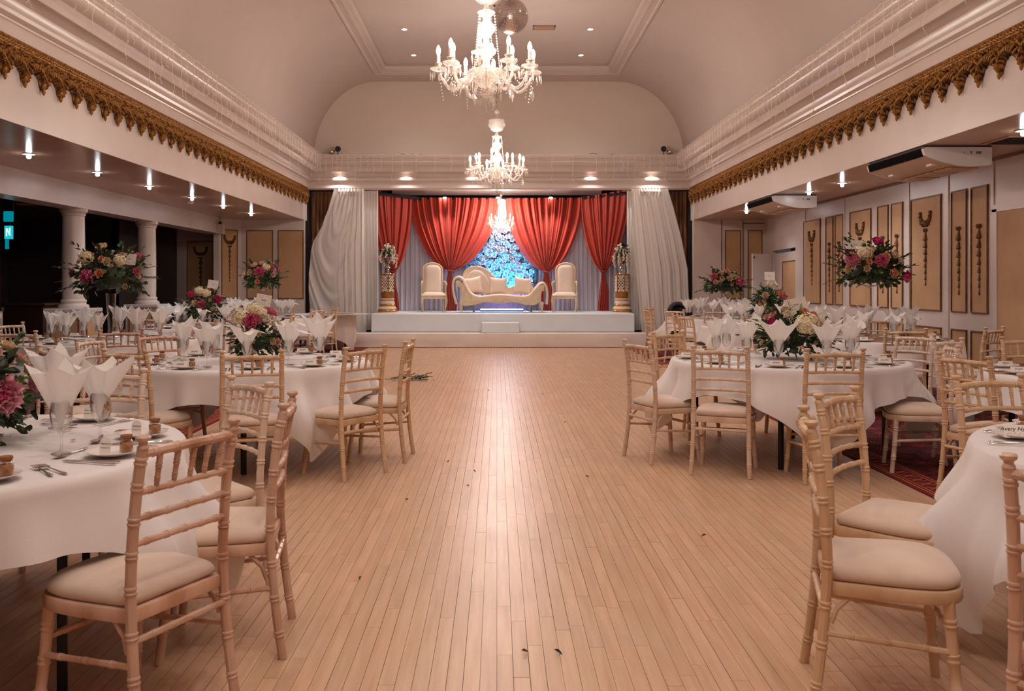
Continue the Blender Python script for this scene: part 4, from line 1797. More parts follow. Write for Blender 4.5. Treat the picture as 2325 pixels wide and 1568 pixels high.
# ---- sofa
def sofa():
    t = thing('chaise_sofa', 'ivory camelback wedding sofa with scrolled arms and cream carved frame', 'sofa', (.085, 21.35, .70))
    s_ = 2080 / 21.35

    def q(px, py):
        return ((px - 1128) / s_ - .085, 1.35 + (645 - py) / s_ - .70)

    D0, D1 = -.36, .34        # front, back
    # seat top curve, arms included (front view polyline)
    px = [(1036, 690), (1031, 672), (1028, 650), (1031, 634), (1042, 627), (1053, 633), (1060, 648), (1070, 664), (1090, 672), (1135, 668), (1180, 672), (1203, 668), (1216, 652), (1224, 643), (1233, 641), (1240, 650), (1243, 668), (1242, 690)]
    pts = [q(*p) for p in px]
    # smooth with catmull
    def cat(P_, n=5):
        out = []
        for i in range(len(P_) - 1):
            p0 = P_[max(0, i - 1)]
            p1 = P_[i]
            p2 = P_[i + 1]
            p3 = P_[min(len(P_) - 1, i + 2)]
            for k in range(n):
                u = k / n
                out.append(tuple(.5 * ((2 * p1[j]) + (-p0[j] + p2[j]) * u + (2 * p0[j] - 5 * p1[j] + 4 * p2[j] - p3[j]) * u * u + (-p0[j] + 3 * p1[j] - 3 * p2[j] + p3[j]) * u ** 3) for j in range(2)))
        out.append(P_[-1])
        return out
    top = cat(pts)
    n = len(top)
    th = .055
    # upholstery: thick ribbon following the curve
    nor = []
    for i in range(n):
        a_ = top[max(0, i - 1)]
        b_ = top[min(n - 1, i + 1)]
        d_ = Vector((b_[0] - a_[0], b_[1] - a_[1])).normalized()
        nor.append(Vector((-d_.y, d_.x)))
    mb = MB()
    prof = [(D0, -th * .9), (D0 - .012, -th * .5), (D0 - .008, -.01), (D0 + .02, .0), (D0 + .1, .012), (0, .018), (D1 - .1, .012), (D1, 0), (D1 + .01, -th * .5), (D1, -th * .9)]
    k = len(prof)
    vs = []
    for i in range(n):
        for (y, o) in prof:
            vs.append((top[i][0] + nor[i].x * o, y, top[i][1] + nor[i].y * o))
    fs = []
    for i in range(n - 1):
        for j in range(k):
            j2 = (j + 1) % k
            fs.append((i * k + j, i * k + j2, (i + 1) * k + j2, (i + 1) * k + j))
    fs.append(tuple(range(k)))
    fs.append(tuple((n - 1) * k + j for j in range(k - 1, -1, -1)))
    mb.add(vs, fs)
    mb.build('seat_upholstery', M_['ivory'], t, True, 60)
    # carved front rail below the seat: from arm to arm
    up = [q(*p) for p in ((1036, 638), (1044, 637), (1053, 645), (1062, 662), (1085, 674), (1110, 674), (1135, 671), (1165, 674), (1195, 673), (1213, 657), (1225, 648), (1234, 647))]
    lo = [q(*p) for p in ((1036, 648), (1044, 652), (1048, 664), (1050, 690), (1072, 692), (1105, 685), (1135, 688), (1165, 685), (1200, 692), (1222, 686), (1228, 662), (1234, 660))]
    upc, loc_ = cat(up, 4), cat(lo, 4)
    mb = MB()
    nn_ = len(upc)
    for (ya, yb) in ((D0 - .015, D0 + .035), (D1 - .04, D1)):
        vs = []
        for i in range(nn_):
            bump = .010 * math.sin(i * 1.9)
            vs += [(upc[i][0], ya - (.0 if ya > 0 else bump * .5), upc[i][1]), (loc_[i][0], ya, loc_[i][1]), (loc_[i][0], yb, loc_[i][1]), (upc[i][0], yb, upc[i][1]),
                   ((upc[i][0] + loc_[i][0]) / 2, ya - .018 - abs(bump), (upc[i][1] + loc_[i][1]) / 2)]
        fs = []
        for i in range(nn_ - 1):
            a_ = i * 5
            b_ = a_ + 5
            fs += [(a_, b_, b_ + 4, a_ + 4), (a_ + 4, b_ + 4, b_ + 1, a_ + 1), (a_ + 1, b_ + 1, b_ + 2, a_ + 2), (a_ + 2, b_ + 2, b_ + 3, a_ + 3), (a_ + 3, b_ + 3, b_, a_)]
        mb.add(vs, fs)
    # carved rosette in the middle
    c = q(1136, 683)
    mb.lathe([(.0, .03), (.02, .03), (.045, .018), (.055, .0)], 12, Matrix.Translation((c[0], D0 - .02, c[1])) @ Matrix.Rotation(R(90), 4, 'X'))
    for sx in (-1, 1):
        for i in range(4):
            mb.sphere((c[0] + sx * (.06 + i * .035), D0 - .025, c[1] + .004 * i), .02 - .003 * i, 7, 5)
    mb.build('carved_frame', M_['cream'], t, True, 50)
    # legs
    for (lx, ly, y) in ((1049, 706, D0 + .02), (1229, 706, D0 + .02), (1075, 703, D1 - .03), (1207, 703, D1 - .03)):
        a_ = q(lx, 690)
        mb = MB()
        mb.sweep([(a_[0], y, a_[1] + .05), (a_[0] - .008, y - .015, a_[1]), (a_[0], y, a_[1] - .07), (a_[0] + .003, y - .01, .03), (a_[0], y - .02, .0)], [.045, .048, .03, .02, .028], 10)
        mb.build('leg', M_['cream'], t)
    # camel back
    bk_ = [q(*p) for p in ((1048, 668), (1048, 648), (1050, 628), (1056, 615), (1067, 607), (1080, 605), (1095, 608), (1108, 616), (1120, 628), (1130, 634), (1150, 650), (1155, 655), (1165, 652), (1180, 647), (1195, 642), (1203, 642), (1208, 650), (1208, 668))]
    bc = cat(bk_, 4)
    mb = MB()
    mb.prism([(x, z) for x, z in bc][::-1], D1 - .05, D1 + .02, MY)
    mb.build('back_panel', M_['ivory'], t, True, 40)
    mb = MB()
    mb.sweep([(x, D1 - .03, z) for x, z in bc], .024, 8)
    mb.build('back_rail', M_['cream'], t)
    # padded oval of the high side
    pd = [q(*p) for p in ((1056, 668), (1056, 640), (1062, 622), (1072, 613), (1083, 612), (1095, 617), (1106, 630), (1112, 645), (1115, 668))]
    pc = cat(pd, 4)
    mb = MB()
    cxm = sum(p[0] for p in pc) / len(pc)
    czm = sum(p[1] for p in pc) / len(pc)
    ring = []
    for (k_, yy) in ((1.0, D1 - .05), (.96, D1 - .075), (.8, D1 - .092), (.4, D1 - .10)):
        ring.append([(cxm + (x - cxm) * k_, yy, czm + (z - czm) * k_) for x, z in pc])
    m_ = len(pc)
    vs = [p for rg in ring for p in rg] + [(cxm, D1 - .102, czm)]
    fs = []
    for j in range(3):
        for i in range(m_):
            i2 = (i + 1) % m_
            fs.append((j * m_ + i, j * m_ + i2, (j + 1) * m_ + i2, (j + 1) * m_ + i))
    for i in range(m_):
        fs.append((3 * m_ + i, 3 * m_ + (i + 1) % m_, 4 * m_))
    mb.add(vs, fs)
    mb.build('back_pad', M_['ivory'], t, True, 60)
    return q


qs = sofa()


def pillow_mesh():
    mb = MB()
    n = 14

    def f(sgn):
        def g(u, v):
            x = (u - .5) * 2
            z = (v - .5) * 2
            e = (1 - x ** 4) * (1 - z ** 4)
            ear = .06 * (x * x * z * z)
            return (x * .19 * (1 + ear - .05 * (1 - z * z) * abs(x)), sgn * (.075 * max(0, e) ** .55 + .002), z * .185 * (1 + ear - .05 * (1 - x * x) * abs(z)) + .19)
        return g
    mb.grid(f(-1), n, n)
    mb.grid(f(1), n, n)
    return mb.mesh('scatter_cushion', M_['ivory'], True, 180)


pmsh = pillow_mesh()
for i, (px, pz, tilt, lab) in enumerate(((1078, 664, -10, 'cream scatter cushion leaning at the left end of the sofa'),
                                         (1131, 665, 2, 'cream scatter cushion standing in the middle of the sofa'),
                                         (1184, 665, 6, 'cream scatter cushion leaning near the right arm of the sofa'))):
    a_ = P(px, pz, 21.45)
    o = link('scatter_cushion', pmsh, None, (a_[0], 21.42, a_[1] - .01), (R(-12), R(tilt), 0))
    tag(o, lab, 'cushion', 'cushions on the sofa')


# ---- two upholstered armchairs
def french_chair(x, label, mirror):
    t = thing('salon_chair', label, 'armchair', (x, 21.55, .70), R(8 * mirror), 'ivory high back salon chairs on the stage')
    s = mirror
    # back: rounded top slab, upright
    W, Z0, Z1 = .235, .40, 1.16
    out = [(-W * .88, Z0)]
    for i in range(13):
        a_ = PI * (1 - i / 12)
        out.append((W * math.cos(a_), Z1 - .17 + .17 * math.sin(a_)))
    out.append((W * .88, Z0))
    M = Matrix.Translation((0, .20, 0)) @ Matrix.Rotation(R(-6), 4, 'X')
    mb = MB()
    mb.prism(out[::-1], -.01, .03, M @ MY)
    mb.build('backrest_panel', M_['ivory'], t, True, 40)
    mb = MB()
    mb.sweep([M @ Vector((x_, -.005, z_)) for x_, z_ in out], .021, 8)
    mb.build('backrest_frame', M_['cream'], t)
    mb = MB()
    def pad(u, v):
        xx = (u - .5) * 2
        zz = lerp(Z0 + .02, Z1 - .04, v)
        wloc = W * .86 if zz < Z1 - .17 else W * .86 * math.sqrt(max(.02, 1 - ((zz - (Z1 - .17)) / .15) ** 2))
        e = (1 - xx ** 4) * (1 - (2 * v - 1) ** 8)
        return M @ Vector((xx * wloc, -.012 - .045 * max(0, e) ** .5, zz))
    mb.grid(pad, 12, 18)
    mb.build('backrest_pad', M_['ivory'], t, True, 180)
    mb = MB()
    def seat(u, v):
        xx = (u - .5) * 2
        yy = (v - .5) * 2
        e = max(0, (1 - xx ** 6) * (1 - yy ** 6)) ** .5
        return (xx * (.25 + .04 * (1 - v)), -.05 + yy * .24, .385 + .085 * e)
    mb.grid(seat, 14, 14)
    mb.build('seat_cushion', M_['ivory'], t, True, 180)
    mb = MB()
    poly = [(-.30, -.28), (.30, -.28), (.27, .19), (-.27, .19)]
    mb.prism(poly, .31, .385)
    mb.build('seat_rail', M_['cream'], t, True, 30)
    for sx in (-1, 1):
        mb = MB()
        mb.sweep([(sx * .27, -.26, .36), (sx * .285, -.285, .27), (sx * .27, -.28, .15), (sx * .255, -.275, .05), (sx * .265, -.30, 0.0)], [.032, .035, .022, .015, .022], 9)
        mb.build('leg', M_['cream'], t)
        mb = MB()
        mb.sweep([(sx * .24, .17, .36), (sx * .245, .19, .2), (sx * .25, .23, 0.0)], [.026, .02, .016], 8)
        mb.build('leg', M_['cream'], t)
        mb = MB()
        mb.sweep([(sx * .235, .16, .70), (sx * .26, .05, .715), (sx * .275, -.08, .70), (sx * .285, -.16, .68), (sx * .29, -.18, .64), (sx * .275, -.15, .55), (sx * .28, -.12, .46), (sx * .285, -.16, .37)],
                 [.014, .02, .022, .024, .02, .018, .018, .022], 8)
        mb.build('armrest', M_['cream'], t)
    return t


french_chair(P(984, 700, 21.55)[0], 'ivory high back salon armchair to the left of the sofa', 1)
french_chair(P(1283, 700, 21.55)[0], 'ivory high back salon armchair to the right of the sofa', -1)


# ---- pedestals with urns
M_['gild'] = mat('gilded plaster', (188, 130, 58), rough=.35, metal=.5, var=(150, 96, 40), vscale=20)
M_['plaster'] = mat('white plaster', (224, 206, 188), rough=.5)
for (px, lab, lab2, lab3) in ((880, 'left', 'silver urn vase on the left stage pedestal', 'white flower arrangement spilling from the left stage urn'),
                              (1412, 'right', 'silver urn vase on the right stage pedestal', 'white flower arrangement spilling from the right stage urn')):
    x = P(px, 0, 20.75)[0]
    t = thing('stage_pedestal', 'white and gold lattice pedestal at the %s of the stage' % lab, 'pedestal', (x, 20.75, .70), 0, 'stage pedestals')
    mb = MB()
    def ring(mb_, r0, r1, z0, z1, bulge=0, n=28):
        mb_.lathe([(r0, z0), (r0 + bulge, lerp(z0, z1, .3)), (r1 + bulge, lerp(z0, z1, .7)), (r1, z1)], n)
    ring(mb, .235, .225, 0, .03)
    ring(mb, .205, .175, .09, .16)
    ring(mb, .165, .150, .21, .285)
    ring(mb, .15, .15, .30, .33, .006)
    mb.build('plinth', M_['plaster'], t, True, 40)
    mb = MB()
    ring(mb, .225, .205, .03, .09, .006)
    ring(mb, .175, .165, .16, .21, .010)
    ring(mb, .152, .152, .285, .30, .004)
    ring(mb, .145, .150, .33, .47, .0)
    mb.build('gilded_band', M_['gild'], t, True, 40)
    # faceted lattice drum: six panels of crossed bars
    for f_ in range(6):
        a_ = PI / 3 * f_ + PI / 6 + .25
        M = Matrix.Rotation(a_, 4, 'Z') @ Matrix.Translation((0, -.135, 0))
        mb = MB()
        wv_, z0, z1 = .072, .48, .86
        for k in range(-3, 4):
            for sg in (1, -1):
                # clip diagonal bars to the panel
                pts = []
                zc = (z0 + z1) / 2 + k * .078
                for sx_ in (-wv_, wv_):
                    zz = zc + sg * sx_ * 1.25
                    pts.append((sx_, 0.0, zz))
                if min(p[2] for p in pts) < z0 - .03 or max(p[2] for p in pts) > z1 + .03:
                    pts = [(p[0], p[1], max(z0, min(z1, p[2]))) for p in pts]
                mb.sweep(pts, .011, 5, M)
        mb.build('lattice_panel', M_['plaster'], t)
        mb = MB()
        mb.bbox(wv_ - .004, wv_ + .014, -.014, .012, z0 - .01, z1 + .01, .003, M)
        mb.build('gilded_corner', M_['gild'], t, smooth=False)
    mb = MB()
    ring(mb, .10, .10, .47, .87)
    mb.build('inner_drum', M_['brown'], t)
    mb = MB()
    ring(mb, .185, .185, .865, .885, .004)
    mb.build('top_plate', M_['gild'], t)
    # urn
    u_ = thing('urn_vase', lab2, 'vase', (x + .01, 20.75, .70 + .885), 0, 'stage urns')
    mb = MB()
    mb.lathe([(.0, 0), (.085, .0), (.08, .012), (.03, .03), (.022, .06), (.034, .075), (.022, .09), (.02, .11), (.055, .135), (.045, .165), (.02, .19), (.018, .215)], 20)
    mb.build('foot', M_['chrome'], u_)
    mb = MB()
    mb.lathe([(.018, .21), (.05, .23), (.075, .27), (.085, .34), (.10, .40), (.105, .41), (.098, .41), (.075, .35), (.05, .25), (.0, .23)], 20)
    mb.build('bowl', M_['steel'], u_)
    fa_ = thing('urn_flowers', lab3, 'flowers', (x + .01, 20.75, .70 + .885 + .38), 0, 'stage urn flowers')
    r3 = random.Random(px)
    wp = mat('white blossom %d' % px, (232, 214, 190), rough=.7)
    if px == 880:
        M_['leafdark'] = mat('dark green leaf', (38, 48, 34), rough=.45, var=(62, 78, 40), vscale=9, objrand=.1)
    mb = MB()
    for i in range(90):
        th = r3.uniform(0, 2 * PI)
        ph_ = r3.uniform(.1, 2.0)
        rd = .15
        c = Vector((rd * math.sin(ph_) * math.cos(th), rd * math.sin(ph_) * math.sin(th), .10 + rd * math.cos(ph_)))
        M = Matrix.Translation(c) @ Matrix.Rotation(th, 4, 'Z') @ Matrix.Rotation(ph_ - 1.2, 4, 'Y')
        mb.add([(0, 0, 0), (.04, -.022, .01), (.085, 0, 0), (.04, .022, .01)], [(0, 1, 2), (0, 2, 3)], M)
    mb.sphere((0, 0, .09), .13, 10, 7)
    o = mb.build('foliage', M_['leafdark'], fa_)
    o['kind'] = 'stuff'
    bl = MB()
    for i in range(5):
        bl.sphere((.012 * math.cos(i * 1.256), .012 * math.sin(i * 1.256), 0), .014, 6, 4)
    bl.sphere((0, 0, .008), .015, 6, 4)
    # roses on top
    for i in range(13):
        th = r3.uniform(0, 2 * PI)
        ph_ = r3.uniform(.0, 1.3)
        rs = MB()
        for k in range(3):
            rs.sphere((0, 0, 0), .032 - .007 * k, 8, 5, Matrix.Translation((.006 * k * (-1) ** k, -.004 * k, .006 * k)))
        o = rs.build('white_rose', wp, fa_)
        o.location = (.17 * math.sin(ph_) * math.cos(th), .17 * math.sin(ph_) * math.sin(th), .11 + .17 * math.cos(ph_))
    # trailing blossom strands
    for i in range(11):
        th = 2 * PI * i / 11 + r3.uniform(-.2, .2)
        rs = MB()
        Ls = r3.uniform(.18, .42)
        for k in range(int(Ls / .022)):
            tq = k * .022
            rr2 = .13 + .07 * min(1, tq / .12)
            wob = .012 * math.sin(k * 1.7)
            for e in range(2):
                rs.sphere((rr2 * math.cos(th) + wob + r3.uniform(-.012, .012), rr2 * math.sin(th) + r3.uniform(-.012, .012), .14 - tq * 1.0 + .03 * (1 - min(1, tq / .06))), .016, 5, 4)
        o = rs.build('trailing_blossom', wp, fa_)
        o['kind'] = 'stuff'

# dark tub chair behind the right tables
t = thing('black_tub_chair', 'rounded black chair back beyond the right tables near the curtain', 'chair', (3.72, 18.6, 0))
mb = MB()
mb.sweep([(.20 * math.cos(a_), .18 * math.sin(a_), .80 + .14 * math.sin(a_) * 1) for a_ in [PI * k / 10 for k in range(11)]], .055, 8)
def tub(u, v):
    a_ = PI * u
    return (.20 * math.cos(a_) * (1 - .05 * v), .18 * math.sin(a_), lerp(.80 + .14 * math.sin(a_), .42, v))
mb.grid(tub, 16, 5)
mb.build('backrest', M_['black'], t, True, 180)
mb = MB()
mb.bbox(-.2, .2, -.2, .18, .38, .46, .03)
mb.build('seat', M_['black'], t)
for sx in (-1, 1):
    for sy in (-1, 1):
        mb = MB()
        mb.sweep([(sx * .15, sy * .14, .40), (sx * .18, sy * .17, 0)], .014, 6)
        mb.build('leg', M_['black'], t)

# ------------------------------------------------------------------ chandeliers
def chandelier(label, x, y, zc, sc, arms=10, group='crystal chandeliers'):
    """zc = height of the arm pans"""
    t = thing('chandelier', label, 'chandelier', (x, y, zc), rnd.uniform(0, .5), group)
    g = M_['crystal']
    S = sc
    # central stem: turned glass
    mb = MB()
    mb.lathe([(a_ * S, b_ * S) for a_, b_ in ((.0, -.16), (.05, -.14), (.12, -.08), (.155, -.02), (.16, .0), (.15, .012), (.06, .03), (.035, .06), (.03, .10), (.05, .13), (.085, .16), (.09, .19), (.06, .22),
                                              (.028, .25), (.025, .29), (.045, .32), (.078, .36), (.07, .41), (.035, .44), (.03, .47), (.065, .50), (.08, .515), (.075, .525), (.03, .53), (.02, .58))], 24)
    mb.build('glass_stem', g, t)
    mb = MB()
    mb.sweep([(0, 0, -.15 * S), (0, 0, .98 * S)], .008 * S, 6)
    mb.lathe([(.0, -.17 * S), (.02 * S, -.16 * S), (.0, -.14 * S)], 10)
    mb.build('metal_rod', M_['chrome'], t)
    # lit inner lamps that whiten the stem
    mb = MB()
    for k in range(2):
        a_ = PI * k
        mb.sphere((.045 * S * math.cos(a_), .045 * S * math.sin(a_), (.22 + .1 * k) * S), .018 * S, 8, 6, sz=2.0)
    mb.build('inner_bulb', M_['bulb'], t)
    # upper canopy dish with pendant drops
    mb = MB()
    mb.lathe([(a_ * S, b_ * S) for a_, b_ in ((.0, .59), (.06, .60), (.10, .63), (.115, .70), (.125, .78), (.12, .785), (.105, .72), (.09, .65), (.03, .62), (.02, .86), (.05, .90), (.02, .93), (.0, .96))], 20)
    mb.build('upper_dish', g, t)
    # hanging chain
    ch = MB()
    z = .98 * S
    top = HT - zc
    k = 0
    while z < top:
        M = Matrix.Translation((0, 0, z)) @ Matrix.Rotation(PI / 2 * (k % 2), 4, 'Z')
        pts = [M @ Vector((.012 * math.cos(q_), 0, .026 + .026 * math.sin(q_))) for q_ in [2 * PI * i / 8 for i in range(9)]]
        ch.sweep(pts, .0035, 4, cap=False)
        z += .043
        k += 1
    ch.lathe([(.0, top - .04), (.03, top - .035), (.06, top - .01), (.065, top)], 16)
    o = ch.build('hanging_chain', M_['steel'], t)
    # drops
    dm = MB()
    dm.octa((0, 0, 0), .0085 * S, .045 * S, n=6)
    dm.octa((0, 0, .055 * S), .006 * S, .008 * S, n=6)
    DROP = dm.mesh('crystal_drop', g, False)
    pm_ = MB()
    pm_.octa((0, 0, -.01), .022 * S, .055 * S, n=8)
    pm_.octa((0, 0, .055 * S), .010 * S, .012 * S, n=6)
    PEAR = pm_.mesh('pear_drop', g, False)
    # bead swags
    bd = MB()

    def beads(a_, b_, sag, n, r0=.0085):
        for i in range(n):
            q_ = i / (n - 1)
            p = Vector(a_).lerp(Vector(b_), q_)
            p.z -= sag * 4 * q_ * (1 - q_)
            bd.octa(p, r0 * S, r0 * 1.05 * S, n=5)
    for i in range(arms):
        a_ = 2 * PI * i / arms
        hi = (i % 3 == 1)
        rr = (.42 if not hi else .33) * S
        hz = (0.0 if not hi else .08) * S
        arm = MB()
        M = Matrix.Rotation(a_, 4, 'Z')
        pts = []
        for k in range(13):
            q_ = k / 12
            xx = .06 * S + (rr - .06 * S) * q_
            zz = (-.01 * S + hz * .0) * (1 - q_) + (hz - .02 * S) * q_ - .13 * S * math.sin(PI * q_) ** 1.2 + .05 * S * math.sin(2 * PI * q_)
            pts.append((xx, 0, zz))
        arm.sweep(pts, [.013 * S + .002 * S * math.sin(k * 1.6) for k in range(13)], 7, M)
        ao = arm.build('arm', g, t)
        end = M @ Vector((rr, 0, hz))
        # drip pan, cup, candle, bulb
        pn_ = MB()
        T = Matrix.Translation(end)
        pn_.lathe([(.012 * S, -.03 * S), (.02 * S, -.012 * S), (.06 * S, -.002 * S), (.075 * S, .010 * S), (.073 * S, .013 * S), (.02 * S, .002 * S), (.022 * S, .03 * S), (.036 * S, .052 * S), (.034 * S, .054 * S), (.0, .04 * S)], 14, T)
        pn_.build('drip_pan', g, ao)
        cn = MB()
        cn.lathe([(.016 * S, .03 * S), (.0155 * S, .13 * S), (.0, .13 * S)], 10, T)
        cn.lathe([(.033 * S, .052 * S), (.033 * S, .056 * S), (.0, .056 * S)], 12, T)
        cn.build('candle_tube', M_['plaster'], ao)
        bb = MB()
        bb.lathe([(.010 * S, .13 * S), (.017 * S, .15 * S), (.019 * S, .17 * S), (.013 * S, .195 * S), (.004 * S, .212 * S), (.0, .216 * S)], 10, T)
        bb.build('candle_bulb', M_['bulb'], ao)
        for k in range(7):
            b_ = 2 * PI * k / 7 + i
            o = link('crystal_drop', DROP, ao)
            o.location = end + Vector((.070 * S * math.cos(b_), .070 * S * math.sin(b_), -.055 * S))
        if i % 2 == 0:
            o = link('pear_drop', PEAR, ao)
            o.location = M @ Vector((rr * .98, 0, hz - .19 * S))
        mid = M @ Vector((rr * .55, 0, -.20 * S))
        o = link('pear_drop' if i % 3 == 0 else 'crystal_drop', PEAR if i % 3 == 0 else DROP, ao)
        o.location = mid
        # swags: pan to pan below, and from the upper cup to the pans
        nx = Matrix.Rotation(2 * PI * (i + 1) / arms, 4, 'Z') @ Vector(((.42 if (i + 1) % 3 != 1 else .33) * S, 0, (0 if (i + 1) % 3 != 1 else .08) * S))
        beads(end + Vector((0, 0, -.02 * S)), nx + Vector((0, 0, -.02 * S)), .10 * S, 13)
        if i % 2 == 0 or arms < 10:
            beads(M @ Vector((.07 * S, 0, .52 * S)), M @ Vector((.12 * S, 0, .04 * S)), .02 * S, 22, .0095)
        beads(M @ Vector((rr * .98, 0, hz - .03 * S)), M @ Vector((rr * .90, 0, hz - .26 * S)), 0, 9)
        beads(M @ Vector((.15 * S, 0, -.0)), M @ Vector((.07 * S, 0, -.22 * S)), .0, 9)
    o = bd.build('bead_strings', g, t, smooth=False)
    o['kind'] = 'stuff'
    for k in range(12):
        b_ = 2 * PI * k / 12
        o = link('crystal_drop', DROP, t)
        o.location = (.125 * S * math.cos(b_), .125 * S * math.sin(b_), .70 * S)
        o = link('crystal_drop', DROP, t)
        o.location = (.15 * S * math.cos(b_), .15 * S * math.sin(b_), -.10 * S)
        o = link('crystal_drop', DROP, t)
        o.location = (.07 * S * math.cos(b_), .07 * S * math.sin(b_), -.26 * S)
    mb = MB()
    mb.lathe([(.0, -.24 * S), (.04 * S, -.22 * S), (.09 * S, -.19 * S), (.095 * S, -.185 * S), (.03 * S, -.18 * S), (.02 * S, -.13 * S)], 16)
    mb.build('lower_dish', g, t)
    o = link('pear_drop', PEAR, t)
    o.location = (0, 0, -.32 * S)
    return t


chandelier('large crystal chandelier nearest the camera, candles lit', -.10, 8.67, 3.36, 1.08)
chandelier('crystal chandelier second from the camera, farther along the room', 0.0, 15.6, 3.30, 1.08)
chandelier('smallest chandelier glowing above the sofa on the stage', .10, 21.7, 2.80, .72, 8)
chandelier('crystal chandelier hanging above and behind the camera', 0.0, 1.7, 3.36, 1.08)
# light given by the candles of each chandelier (their glass would otherwise swallow it)
for (x, y, z, wv_) in ((-.10, 8.67, 3.62, 54), (0, 15.6, 3.56, 54), (.10, 21.7, 3.02, 56), (0, 1.7, 3.62, 54)):
    for k in range(3):
        a_ = 2 * PI * k / 3 + .4
        rr = .5 if wv_ != 56 else .16
        point_light('candle_light', (x + rr * math.cos(a_), y + rr * math.sin(a_), z + .12), wv_ / 3, WARM, .12)

# ------------------------------------------------------------------ chiavari chairs
def bamboo(mb, path, r, rings, n=8, taper=1.0, M=None):
    """turned bamboo rod along a smooth path; rings = list of fractions with double beads"""
    P_ = [Vector(p) for p in path]
    seg = [0.0]
    for i in range(1, len(P_)):
        seg.append(seg[-1] + (P_[i] - P_[i - 1]).length)
    L = seg[-1]

    def at(s):
        for i in range(1, len(P_)):
            if s <= seg[i] or i == len(P_) - 1:
                q = (s - seg[i - 1]) / max(1e-6, seg[i] - seg[i - 1])
                return P_[i - 1].lerp(P_[i], q)
    st = set([0.0, L])
    for i in range(1, len(P_) - 1):
        st.add(seg[i])
    stations = [(s, 1.0) for s in st]
    b = min(.0075, .35 * r)
    for f in rings:
        c = f * L
        for (d, k) in ((-2.3 * b, .99), (-1.75 * b, 1.17), (-1.0 * b, 1.18), (-.35 * b, .98), (.35 * b, .98), (1.0 * b, 1.18), (1.75 * b, 1.17), (2.3 * b, .99)):
            if 0 < c + d < L:
                stations.append((c + d, k))
    stations.sort()
    pts = []
    rad = []
    for s, k in stations:
        if pts and (at(s) - pts[-1]).length < 1e-4:
            continue
        pts.append(at(s))
        rad.append(r * k * lerp(1, taper, s / L))
    mb.sweep(pts, rad, n, M)


def curve3(pts, n=4):
    out = []
    P_ = [Vector(p) for p in pts]
    for i in range(len(P_) - 1):
        p0 = P_[max(0, i - 1)]
        p1 = P_[i]
        p2 = P_[i + 1]
        p3 = P_[min(len(P_) - 1, i + 2)]
        for k in range(n):
            u = k / n
            out.append(.5 * ((2 * p1) + (-p0 + p2) * u + (2 * p0 - 5 * p1 + 4 * p2 - p3) * u * u + (-p0 + 3 * p1 - 3 * p2 + p3) * u ** 3))
    out.append(P_[-1])
    return out


